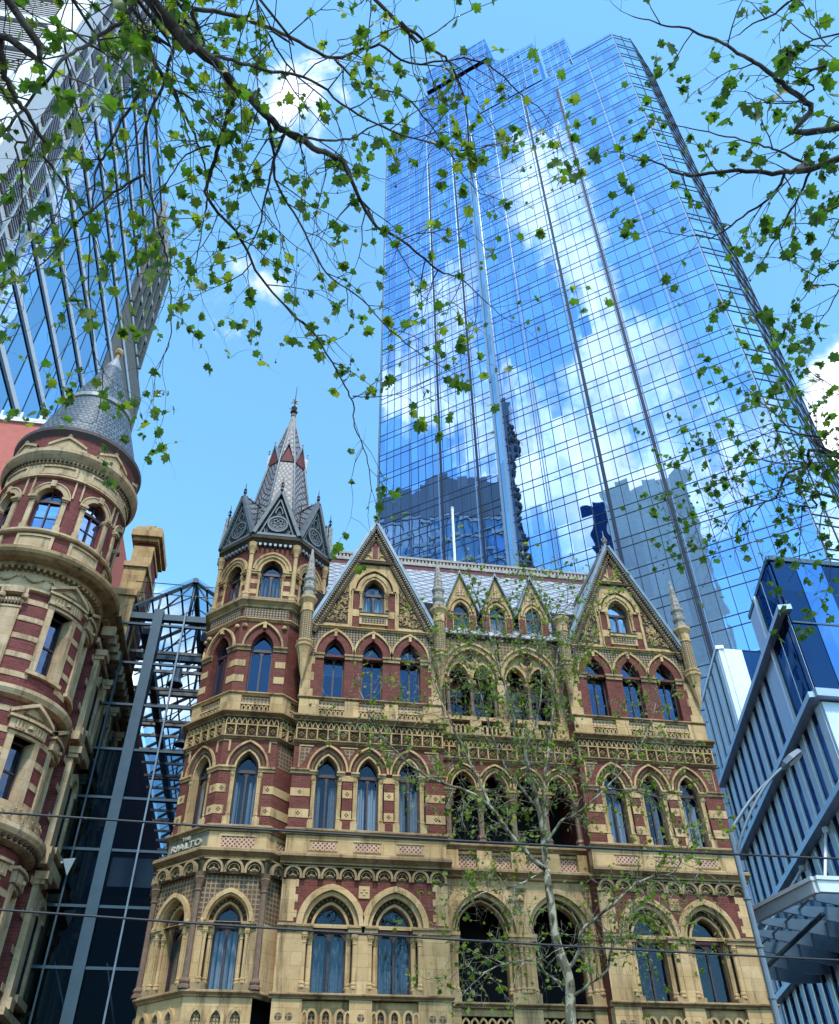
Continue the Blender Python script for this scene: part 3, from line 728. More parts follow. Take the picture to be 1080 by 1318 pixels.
    for x0, x1 in ((u0 - .004, .90), (1.91, 2.21), (3.22, 3.52), (4.54, u1 + .004)):
        for v0, v1 in ((11.90, 12.17), (12.57, 12.83)): bd.box(x0, x1, -.1, .016, v0, v1)
        bd.box(x0 if x0 < 1 else x0 - .03, x1 + (.0 if x1 > 5 else .03), -.1, .02, 13.12, 13.3) if 1 < x0 < 4 else None
    bd.build('stone_band', 'stone', P)
    dm = MB(F)
    for x in (.58, 2.06, 3.37, 4.86):
        for v in (12.035, 12.70):
            for a, b_ in ((1, 0), (-1, 0), (0, 1), (0, -1)): dm.blob(x + a * .04, .0165, v + b_ * .045, .032, .004, .032)
    dm.build('band_piercing', 'recess', P)
    for c, w in wins2:
        a = MB(F); a.ring(c, 13.4, w, .57, .245, .31, -.02, .075, 9); a.ring(c, 13.4, w, .57, 0, .06, -.3, -.04, 9, jamb=SV2)
        ar = a.build('arch_moulding', 'stone', P)
        k = MB(F); k.ring(c, 13.4, w, .57, .06, .244, -.3, -.035, 9); k.build('arch_soffit', 'recess', ar)
        k = MB(F)
        R2 = arch_pts(*arch_off(w, .57, .15), 9)
        for i in range(len(R2) - 1):
            for f in (.2, .7):
                x = R2[i][0] + (R2[i + 1][0] - R2[i][0]) * f; v = R2[i][1] + (R2[i + 1][1] - R2[i][1]) * f
                k.blob(c + x, -.034, 13.4 + v, .042, .05, .042)
        k.build('arch_carving', 'stone', ar)
        for s in (-1, 1):
            colonnette(F, c + s * .43, -.08, 11.82, 13.28, .048, P)
            ped = MB(F); ped.box(c + s * .43 - .10, c + s * .43 + .10, -.2, .045, SV2, 11.82)
            ped.prof(c + s * .43 - .13, c + s * .43 + .13, [(-.1, 13.28), (.03, 13.29), (.03, 13.33), (.08, 13.36), (.08, 13.41), (-.1, 13.43)])
            ped.build('pedestal', 'stone', P)
        window_unit(F, c, SV2 + .02, 13.4, w, .57, -.32, P, 'pane', 'curtain', ctop=13.1)
    sp = MB(F)                                                                # framed spandrels with lattice
    for xa, xb in ((.46, .92), (4.52, 5.0)):
        sp.box(xa, xb, .002, .03, 14.22, 14.27); sp.box(xa if xa < 1 else xb - .05, xa + .05 if xa < 1 else xb, .002, .03, 13.5, 14.219)
    for x in (2.06, 3.375): sp.box(x - .28, x + .28, .002, .03, 14.22, 14.26)
    sp.build('spandrel_frame', 'stone', P)
    la = MB(F)
    for xa, s in ((.53, 1), (4.93, -1)): la.face([(xa, .004, 13.55), (xa + s * .12, .004, 13.75), (xa + s * .34, .004, 14.2), (xa, .004, 14.2)])
    for x in (2.06, 3.375): la.face([(x - .2, .004, 14.21), (x + .2, .004, 14.21), (x, .004, 13.8)])
    la.build('spandrel_panel', 'diaper_dark', P)
    cb = MB(F)
    for xa, xb in ((u0 - .06, .84), (4.58, u1 + .06)): cb.prof(xa, xb, [(0, 13.28), (.05, 13.3), (.05, 13.36), (.1, 13.4), (.1, 13.44), (0, 13.47)])
    cb.build('impost_band', 'weather', P)
    cornice(F, u0 - .04, u1 + .04, 14.33, 14.43, .12, P, 'weather')
    quatrefoil_frieze(F, u0 + .01, u1 - .01, 14.43, 15.07, 14, P, .02)
    cornice(F, u0 - .12, u1 + .12, 15.07, 15.27, .26, P, 'weather')
    # ---- third storey
    st = MB(F); st.box(u0 + .02, u1 - .02, -.3, -.02, 15.27, 15.9)
    for x0, x1 in ((u0 + .02, .98), (1.84, 2.32), (3.17, 3.64), (4.5, u1 - .02)): st.box(x0, x1, -.019, .07, 15.26, 15.9)
    for c, w in wins3:
        for k in range(6):
            x = c - .36 + .144 * k; st.ring(x, 15.46, .035, .05, 0, .03, -.019, .045, 4, jamb=15.3)
        st.box(c - .42, c + .42, -.019, .06, 15.56, 15.62)
    st.build('apron_wall', 'stone', P)
    la = MB(F)
    for c, w in wins3: la.face([(c - .41, -.016, 15.63), (c + .41, -.016, 15.63), (c + .41, -.016, 15.88), (c - .41, -.016, 15.88)])
    la.build('chequer_panel', 'chequer', P)
    cornice(F, u0 - .04, u1 + .04, 15.88, SV3, .12, P, 'weather')
    di = MB(F); di.wall(u0, u1, 17.62, 18.80, [(c, .72, 17.62, 17.72, .96) for c, w in wins3] if False else [(c, w + .28, 17.62, 17.72, arch_off(w, .65, .28)[1]) for c, w in wins3], -.02, .2, 8); di.build('diaper_wall', 'diaper', P)
    br = MB(F); br.wall(u0 + .01, u1 - .01, SV3, 17.619, [(c, w, SV3, 17.7, .001) for c, w in wins3], 0, .25)
    for c, w in wins3: br.ring(c, 17.72, w, .65, 0, .27, -.25, .02, 8)
    br.build('brick_wall', 'brick', P)
    q = MB(F)
    for s, xe in ((1, u0), (-1, u1)):
        for k in range(5):
            ww = .34 if k % 2 else .44; x0, x1 = sorted((xe - s * .004, xe + s * ww)); q.box(x0, x1, -.1, .014, SV3 + .32 * k, SV3 + .32 * k + .318)
    q.build('quoin', 'stone', P)
    for c, w in wins3:
        a = MB(F); a.ring(c, 17.72, w, .65, .271, .345, -.05, .075, 9)
        a.box(c - .05, c + .05, .03, .1, 18.42, 18.62); a.build('arch_moulding', 'stone', P)
        ip = MB(F)
        for s in (-1, 1):
            x0, x1 = sorted((c + s * (w - .0), c + s * .66)); ip.box(x0, x1, -.25, .05, 17.52, 17.64); ip.box(x0 - .02, x1 + .02, -.25, .085, 17.642, 17.72)
        ip.build('impost', 'weather', P)
        window_unit(F, c, SV3 + .02, 17.72, w, .65, -.26, P, 'pane_blue', None)
    # ---- gable
    xa, xb, va, vb = .58, 4.90, 18.86, 23.55
    cornice(F, xa - .02, xb + .02, 18.78, 18.88, .10, P, 'stone')
    g = MB(F)
    ws, wsp, ww, wr = 19.5, 20.52, .40, .58
    sl = (vb - va) / (cg - xa)
    # gable wall as strips round the window opening
    hole = [(cg - .01 + x, wsp + y) for x, y in [(-ww, ws - wsp)] + arch_pts(ww, wr, 7) + [(ww, ws - wsp)]]
    xs = sorted({xa, xb, cg} | {h[0] for h in hole})
    topv = lambda x: va + sl * (x - xa) if x <= cg else va + sl * (xb - x)
    for p, q_ in zip(xs[:-1], xs[1:]):
        if p >= cg - .01 - ww - 1e-6 and q_ <= cg - .01 + ww + 1e-6:
            g.face([(p, 0, va), (q_, 0, va), (q_, 0, ws), (p, 0, ws)])
            def hv(x):
                for h0, h1 in zip(hole[1:-1], hole[2:-1]):
                    if h0[0] - 1e-9 <= x <= h1[0] + 1e-9: return h0[1] + (h1[1] - h0[1]) * ((x - h0[0]) / max(1e-9, h1[0] - h0[0]))
                return wsp
            g.face([(p, 0, hv(p)), (q_, 0, hv(q_)), (q_, 0, topv(q_)), (p, 0, topv(p))])
        else: g.face([(p, 0, va), (q_, 0, va), (q_, 0, topv(q_)), (p, 0, topv(p))])
    for p, q_ in zip(hole, hole[1:] + hole[:1]): g.face([(p[0], 0, p[1]), (q_[0], 0, q_[1]), (q_[0], -.3, q_[1]), (p[0], -.3, p[1])])
    gb = g.build('gable', 'stone', P)
    a = MB(F); c = cg - .01
    a.ring(c, wsp, ww, wr, .0, .10, -.1, .04, 9); a.ring(c, wsp, ww, wr, .10, .24, -.1, .08, 9); a.ring(c, wsp, ww, wr, .30, .40, -.02, .14, 9)
    a.box(c - .82, c - .78, -.02, .10, va, 20.55); a.box(c + .78, c + .82, -.02, .10, va, 20.55)
    a.box(c - .86, c - .42, -.02, .10, 20.46, 20.55); a.box(c + .42, c + .86, -.02, .10, 20.46, 20.55)
    a.box(c - .77, c - .41, -.02, .05, 19.36, 19.66); a.box(c + .41, c + .77, -.02, .05, 19.36, 19.66)
    a.box(c - .52, c + .52, -.02, .16, 19.36, 19.45); a.box(c - .52, c + .52, -.02, .10, 19.02, 19.36)
    a.build('gable_window_surround', 'stone', gb)
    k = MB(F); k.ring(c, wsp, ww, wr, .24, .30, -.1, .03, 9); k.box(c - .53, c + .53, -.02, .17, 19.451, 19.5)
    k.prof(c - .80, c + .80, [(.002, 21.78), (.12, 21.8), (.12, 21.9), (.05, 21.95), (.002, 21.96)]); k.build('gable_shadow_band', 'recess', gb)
    k = MB(F)
    for s in (-1, 1):
        x0, x1 = sorted((c + s * .44, c + s * .77)); k.box(x0, x1, -.02, .03, 19.67, 20.45); k.box(x0, x1, -.02, .03, va + .02, 19.35)
    k.build('gable_brick', 'brick', gb)
    k = MB(F); k.box(c - .44, c + .44, .101, .106, 19.08, 19.30); k.build('sill_panel', 'diaper', gb)
    k = MB(F); k.box(c - .09, c + .09, .0, .03, 22.1, 22.75); k.blob(c, .03, 22.72, .09, .02, .16); k.build('red_niche', 'redstone', gb)
    k = MB(F)
    for s in (-1, 1):
        k.ring(c + s * .27, 22.15, .09, .09, 0, .05, .0, .05, 5); k.box(c + s * .13 - .02, c + s * .13 + .02, 0, .05, 22.08, 22.9)
    k.box(c - .5, c + .5, 0, .04, 22.0, 22.07); k.build('gable_head', 'stone', gb)
    for s, sd_ in ((-1, 3), (1, 4)):
        x0 = c + s * .93; x1 = c + s * 1.92; vt = 19.05 + (1.92 - .93) * sl * .82
        carved_tri(F, [(x0, 19.03), (x1, 19.03), (x0, vt)], gb, .004, sd_ + int(o * 7), n=90)
    for s in (-1, 1): colonnette(F, c + s * .49, .06, 19.68, 20.46, .04, gb)
    window_unit(F, c, ws, wsp, ww, wr, -.24, P, 'pane', 'curtain_white', ctop=21.05)
    gable_verge(F, xa - .12, va - .12, cg, vb + .12, xb + .12, va - .12, gb, -.12, .12)
    k = MB(F); finial(k, cg, .05, vb + .22, .85, .10); k.build('gable_finial', 'weather_pale', gb)
    # gable roof running back to the main roof
    r_ = MB(F); ee = 4.6
    for s in (-1, 1):
        x = cg + s * (cg - xa + .16)
        r_.face([(x, .06, va - .2), (cg, .06, vb + .22), (cg, -ee, vb + .22), (x, -ee, va - .2)], uv=[(0, 0), (0, 5.2), (ee, 5.2), (ee, 0)])
    r_.build('gable_roof', 'roofslate', P)
    k = MB(F); k.box(cg - .07, cg + .07, -ee, -.14, vb + .17, vb + .36)
    for i in range(16): k.blob(cg, -.2 - i * .27, vb + .42, .05, .0, .09)
    k.build('gable_ridge', 'ridge', P)
    # return walls
    w_ = MB()
    for x in (o + u0 + .005, o + u1 - .005): w_.face([(x, 26.0, 0), (x, 30, 0), (x, 30, 18.9), (x, 26.0, 18.9)], uv=[(0, 0), (4, 0), (4, 18.9), (0, 18.9)])
    w_.build('return_wall', 'brick', P)

for off in (0, 9.48): gable_bay(off)

# ---- recessed centre of the facade
def centre():
    Y = 26.62; F = flat((0, Y, 0), (1, 0, 0), (0, -1, 0)); P = B1
    u0, u1 = 5.12, 9.82; k = 1.0238
    A = [(6.31, .76), (8.64, .76)]
    st = MB(F); st.wall(u0, u1, SV1, 10.62, [(c, .98, SV1, 8.98, 1.16) for c, w in A], 0, .15, 10); st.build('stone_wall', 'stone', P)
    for c, w in A:
        a = MB(F); a.ring(c, 8.98, w, .94, .22, .36, -.02, .12, 12); a.ring(c, 8.98, w, .94, .10, .219, -.15, -.02, 12, jamb=SV1); a.ring(c, 8.98, w, .94, 0, .05, -.5, -.2, 12, jamb=SV1)
        ar = a.build('arch_moulding', 'stone', P)
        d_ = MB(F); d_.ring(c, 8.98, w, .94, .05, .10, -.4, -.19, 12, jamb=SV1); d_.build('arch_recess', 'recess', ar)
        d_ = MB(F)
        for i in range(21):
            t = PI * (i + .5) / 21; d_.blob(c + math.cos(t) * .84, -.18, 9.02 + math.sin(t) * 1.02, .04, .05, .04)
        d_.build('arch_carving', 'weather', ar)
        for s in (-1, 1):
            for du, dd in ((.80, -.18), (.95, -.03), (1.08, .05)): colonnette(F, c + s * du, dd, SV1 + .3, 8.78, .055, P)
            ip = MB(F); x0, x1 = sorted((c + s * .74, c + s * 1.16)); ip.box(x0, x1, -.4, .08, 8.78, 8.87); ip.box(x0 - .02, x1 + .02, -.4, .12, 8.872, 8.97)
            ip.box(x0, x1, -.4, .10, SV1, SV1 + .3); ip.build('impost', 'stone', P)
    m = MB(F); m.lathe(7.475, .02, [(.16, 9.9), (.16, 9.901)], 10); m.build('roundel', 'stone', P)
    rd = MB(F)
    rd.raw([F(7.475 + .14 * math.cos(t * PI / 6), .05, 9.95 + .14 * math.sin(t * PI / 6)) for t in range(12)] + [F(7.475, .14, 9.95)], [(i, (i + 1) % 12, 12) for i in range(12)]); rd.build('roundel_boss', 'stone', P)
    sp = MB(F); sp.face([(7.2, .004, 10.3), (7.75, .004, 10.3), (7.475, .004, 9.6)]); sp.face([(u0 + .02, .004, 10.3), (u0 + .4, .004, 10.3), (u0 + .02, .004, 9.6)]); sp.face([(u1 - .02, .004, 10.3), (u1 - .4, .004, 10.3), (u1 - .02, .004, 9.6)])
    sp.build('spandrel_panel', 'diaper_dark', P)
    cornice(F, u0, u1, SV1 - .1, SV1 + .04, .16, P, 'weather')
    pb = MB(F); pb.box(u0, u1, -.3, -.12, 6, 6.25)
    for x0, x1 in ((u0, 5.55), (7.05, 7.9), (9.4, u1)): pb.box(x0, x1, -.12, .04, 6, SV1 - .1)
    for c, w in A:
        for i in range(6): pb.ring(c - .62 + .25 * i, 6.62, .07, .12, 0, .055, -.2, -.05, 5, jamb=6.25)
        pb.box(c - .78, c + .78, -.2, -.05, 6.83, SV1 - .1)
    pb.build('balustrade', 'stone', P)
    cornice(F, u0, u1, 10.5, 10.78, .28, P)
    # second storey loggia
    cols = [5.40, 6.47, 7.56, 8.65, 9.72]
    ap = MB(F); ap.box(u0, u1, -.3, -.1, 10.78, 11.36)
    for i, x in enumerate(cols): ap.box(max(u0, x - .24), min(u1, x + .24), -.1, .08, 10.78, 11.36)
    ap.box(u0, u1, -.099, -.02, 10.79, 10.86); ap.box(u0, u1, -.099, -.02, 11.27, 11.35); ap.build('balustrade', 'stone', P)
    la = MB(F)
    for a_, b_ in zip(cols[:-1], cols[1:]): la.face([(a_ + .25, -.09, 10.87), (b_ - .25, -.09, 10.87), (b_ - .25, -.09, 11.26), (a_ + .25, -.09, 11.26)])
    la.build('lattice_panel', 'lattice', P)
    cornice(F, u0, u1, 11.37, 11.55, .16, P)
    W2 = [((a_ + b_) / 2, .39) for a_, b_ in zip(cols[:-1], cols[1:])]
    br = MB(F); br.wall(u0, u1, 13.3, 14.36, [(c, w + .10, 13.3, 13.42, .66) for c, w in W2], 0, .3, 8); br.build('brick_wall', 'brick', P)
    for c, w in W2:
        a = MB(F); a.ring(c, 13.42, w, .58, .19, .25, -.02, .08, 9); a.ring(c, 13.42, w, .58, 0, .05, -.3, .01, 9); ar = a.build('arch_moulding', 'stone', P)
        d_ = MB(F); d_.ring(c, 13.42, w, .58, .05, .19, -.3, .012, 9); d_.build('arch_soffit', 'recess', ar)
        d_ = MB(F); R2 = arch_pts(*arch_off(w, .58, .12), 9)
        for i in range(len(R2) - 1):
            for f in (.2, .7): d_.blob(c + R2[i][0] + (R2[i + 1][0] - R2[i][0]) * f, .013, 13.42 + R2[i][1] + (R2[i + 1][1] - R2[i][1]) * f, .04, .05, .04)
        d_.build('arch_carving', 'stone', ar)
    for x in cols:
        colonnette(F, x, -.08, 11.6, 13.2, .095, P, 'granite')
        ip = MB(F); ip.box(x - .22, x + .22, -.32, .06, 13.2, 13.29); ip.box(x - .25, x + .25, -.32, .10, 13.291, 13.38); ip.build('impost', 'weather', P)
    cornice(F, u0, u1, 14.33, 14.43, .12, P, 'weather')
    quatrefoil_frieze(F, u0 + .01, u1 - .01, 14.43, 15.07, 14, P, .02)
    cornice(F, u0, u1, 15.07, 15.27, .24, P, 'weather')
    # third storey: two wide arches each holding two lancets
    pb = MB(F); pb.box(u0, u1, -.2, .0, 15.27, 15.34); pb.box(u0, u1, -.2, .04, 15.86, SV3)
    for x in (5.35, 6.46, 7.48, 8.5, 9.6): pb.box(max(u0, x - .2), min(u1, x + .2), -.2, .03, 15.34, 15.86)
    for i in range(30):
        x = u0 + .1 + i * .157; pb.ring(x, 15.62, .04, .06, 0, .038, -.15, -.02, 4, jamb=15.341)
    pb.build('balustrade', 'stone', P)
    G = [(6.42, .92), (8.54, .92)]
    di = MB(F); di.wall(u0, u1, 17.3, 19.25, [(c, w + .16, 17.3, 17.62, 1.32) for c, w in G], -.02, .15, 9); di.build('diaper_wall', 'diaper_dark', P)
    for c, w in G:
        st = MB(F); st.wall(c - 1.08, c + 1.08, 17.35, 19.0, [(c - .45, .36, 17.35, 17.62, .58), (c + .45, .36, 17.35, 17.62, .58)], -.17, .25, 7)
        st.build('tracery_wall', 'stone', P)
        a = MB(F); a.ring(c, 17.62, w, 1.14, 0, .16, -.2, .04, 12); a.ring(c, 17.62, w, 1.14, .16, .24, -.05, .11, 12)
        for s in (-1, 1): a.ring(c + s * .45, 17.62, .36, .58, 0, .07, -.2, -.10, 8)
        a.ring(c, 18.42, .15, .15, 0, .06, -.2, -.09, 8); a.raw([], [])
        for i in range(24):
            t0, t1 = 2 * PI * i / 24, 2 * PI * (i + 1) / 24
            a.face([(c + .16 * math.cos(t0), -.09, 18.42 + .16 * math.sin(t0)), (c + .23 * math.cos(t0), -.09, 18.42 + .23 * math.sin(t0)), (c + .23 * math.cos(t1), -.09, 18.42 + .23 * math.sin(t1)), (c + .16 * math.cos(t1), -.09, 18.42 + .16 * math.sin(t1))])
        a.build('arch_moulding', 'stone', P)
        d_ = MB(F); d_.face([(c + .155 * math.cos(t * PI / 8), -.165, 18.42 + .155 * math.sin(t * PI / 8)) for t in range(16)]); d_.build('oculus', 'recess', P)
        for x in (c - .86, c, c + .86):
            colonnette(F, x, -.14, SV3 + .02, 17.45, .07, P, 'granite')
            ip = MB(F); ip.box(x - .14, x + .14, -.4, -.02, 17.35, 17.47); ip.build('impost', 'weather', P)
        for s in (-1, 1): window_unit(F, c + s * .45, SV3 + .02, 17.62, .36, .56, -.75, P, 'pane', None)
    px = MB(F); px.box(7.33, 7.63, -.2, .05, SV3, 17.5); px.box(u0, 5.42, -.2, .02, SV3, 17.6); px.box(9.54, u1, -.2, .02, SV3, 17.6); px.build('pier', 'stone', P)
    cornice(F, u0, u1, 19.2, 19.36, .14, P, 'recess')
    # dark loggia rooms behind the openings
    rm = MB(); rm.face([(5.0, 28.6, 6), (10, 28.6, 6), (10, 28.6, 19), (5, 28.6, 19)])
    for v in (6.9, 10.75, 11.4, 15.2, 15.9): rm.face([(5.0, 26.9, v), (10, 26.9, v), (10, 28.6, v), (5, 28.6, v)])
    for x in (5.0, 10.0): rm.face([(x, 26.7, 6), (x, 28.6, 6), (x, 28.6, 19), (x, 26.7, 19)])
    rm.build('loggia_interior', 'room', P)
    # dormers in front of the roof
    for i, x in enumerate((6.22, 7.66, 9.10)):
        Fd = flat((x, 26.95, 0), (1, 0, 0), (0, -1, 0)); g = MB(Fd); hw, vt, ve = .60, 22.45, 20.75
        sl = (vt - ve) / hw; pts = arch_pts(.30, .46, 6); sp_ = 20.62
        for s in (-1, 1): x0, x1 = sorted((s * .30, s * hw)); g.face([(x0, 0, 19.3), (x1, 0, 19.3), (x1, 0, ve if s > 0 else ve + sl * (hw - .30)), (x0, 0, ve if s < 0 else ve + sl * (hw - .30))])
        g.face([(-.3, 0, 19.3), (.3, 0, 19.3), (.3, 0, 19.6), (-.3, 0, 19.6)])
        for p, q in zip(pts[:-1], pts[1:]):
            t = lambda a: vt - sl * abs(a)
            g.face([(p[0], 0, sp_ + p[1]), (q[0], 0, sp_ + q[1]), (q[0], 0, t(q[0])), (p[0], 0, t(p[0]))])
        g.ring(0, sp_, .30, .46, 0, .10, -.1, .05, 8); g.ring(0, sp_, .30, .46, .14, .22, -.05, .09, 8)
        dm = g.build('dormer', 'stone', P)
        k2 = MB(Fd)
        for s in (-1, 1): x0, x1 = sorted((s * .33, s * .58)); k2.box(x0, x1, -.02, .02, 19.7, 20.5)
        k2.build('dormer_brick', 'brick', dm)
        k2 = MB(Fd); k2.face([(-.2, .02, 21.4), (.2, .02, 21.4), (0, .02, 22.0)]); k2.build('dormer_tile', 'chequer', dm)
        r_ = MB(Fd)
        for s in (-1, 1):
            for (va_, vb_, th) in ((ve - .16, vt + .04, 0), (ve - .04, vt + .16, 0)):
                pass
            A_ = [(s * (hw + .1), ve - .28 + .1), (0, vt), (0, vt + .14), (s * (hw + .1), ve - .14 + .1)]
            fr_ = [(a_, .14, v_) for a_, v_ in A_]; bk = [(a_, -2.6, v_) for a_, v_ in A_]
            r_.face(fr_); r_.face(bk)
            for j in range(4): r_.face([fr_[j], fr_[(j + 1) % 4], bk[(j + 1) % 4], bk[j]])
        r_.build('dormer_roof', 'lead', dm)
        window_unit(Fd, 0, 19.6, sp_, .30, .46, -.12, dm, 'pane', None, True, 'dormer_window')
centre()

# backing so that no light leaks through the rooms
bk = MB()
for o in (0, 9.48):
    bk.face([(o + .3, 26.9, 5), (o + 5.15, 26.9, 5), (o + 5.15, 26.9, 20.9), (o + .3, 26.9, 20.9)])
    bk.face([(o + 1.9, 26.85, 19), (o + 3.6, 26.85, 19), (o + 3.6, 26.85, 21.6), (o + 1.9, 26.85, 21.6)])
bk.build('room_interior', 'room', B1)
# ground storey: piers and shopfronts below the picture
gs = MB(flat((0, 26, 0), (1, 0, 0), (0, -1, 0)))
gs.wall(.3, 14.63, 0, 6.0, [(1.75, .6, .3, 3.6, .8), (3.6, .6, .3, 3.6, .8), (6.3, .9, .02, 3.8, 1.0), (8.6, .9, .02, 3.8, 1.0), (11.2, .6, .3, 3.6, .8), (13.1, .6, .3, 3.6, .8)], .02, .5)
gs.build('ground_storey', 'stone', B1)
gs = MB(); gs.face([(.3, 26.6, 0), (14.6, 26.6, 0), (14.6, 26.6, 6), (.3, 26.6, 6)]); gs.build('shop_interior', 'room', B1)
for x in (.33, 5.13, 9.80, 14.60):
    pinnacle(flat((0, 26.0, 0), (1, 0, 0), (0, -1, 0)), x, B1, full=(x != 9.80))
# main roof
rf = MB()
rf.face([(-.5, 26.5, 19.3), (14.6, 26.5, 19.3), (14.6, 33.4, 27.55), (-.5, 33.4, 27.55)], uv=[(0, 0), (15, 0), (15, 10.7), (0, 10.7)])
rf.face([(-.5, 40.3, 19.3), (14.6, 40.3, 19.3), (14.6, 33.4, 27.55), (-.5, 33.4, 27.55)], uv=[(0, 0), (15, 0), (15, 10.7), (0, 10.7)])
rf.build('roof', 'roofslate', B1)
rd = MB(); rd.box(-.5, 14.6, 33.25, 33.55, 27.1, 27.62); rd.build('ridge_band', 'ridge_red', B1)
rd = MB(); rd.box(-.5, 14.6, 33.2, 33.6, 27.62, 27.8)
for i in range(84):
    x = -.4 + i * .178; rd.box(x, x + .10, 33.25, 33.55, 27.8, 28.0)
rd.box(-.5, 14.6, 33.22, 33.58, 28.0, 28.12); rd.build('ridge_crest', 'ridge', B1)
sw = MB()
for x in (-.48, 14.58): sw.face([(x, 26.55, 0), (x, 40.3, 0), (x, 40.3, 19.3), (x, 33.4, 27.5), (x, 26.55, 19.3)])
sw.face([(-.48, 40.3, 0), (14.58, 40.3, 0), (14.58, 40.3, 19.3), (-.48, 40.3, 19.3)]); sw.build('side_wall', 'brick', B1)

# ---- the octagonal corner turret
OC = (-1.10, 28.05); AP = 2.05
def oct_frame(k, ap=AP):
    a = R(-90 - 45 * k)           # k = 0 faces the street, k = 1 turns to the left
    n = Vector((math.cos(a), math.sin(a), 0)); u = Vector((-n.y, n.x, 0))
    return flat((OC[0] + n.x * ap, OC[1] + n.y * ap, 0), u, n)
T8 = math.tan(R(22.5))
def oct_ring(pr, name, mat, parent):
    b = MB(); c = math.cos(R(22.5))
    vs = []
    n = 8
    for d, v in pr:
        for k in range(8):
            a = R(-90 + 22.5 + 45 * k); rr = (AP + d) / c; vs.append((OC[0] + rr * math.cos(a), OC[1] + rr * math.sin(a), v))
    for i in range(len(pr) - 1):
        for k in range(8):
            j = (k + 1) % 8; q = [vs[i * 8 + k], vs[i * 8 + j], vs[i * 8 + 8 + j], vs[i * 8 + 8 + k]]
            w = 2 * (AP + pr[i][0]) * T8; b.face(q, uv=[(0, pr[i][1]), (w, pr[i][1]), (w, pr[i + 1][1]), (0, pr[i + 1][1])])
    return b.build(name, mat, parent)
def oct_cornice(v0, v1, proj, d=0., mat='weather'):
    h = v1 - v0
    return oct_ring([(d, v0), (d + proj * .35, v0 + h * .12), (d + proj * .35, v0 + h * .3), (d + proj * .7, v0 + h * .5), (d + proj, v0 + h * .62), (d + proj, v0 + h * .86), (d + proj * .85, v1), (d - .1, v1 + h * .1)], 'cornice', mat, B1)
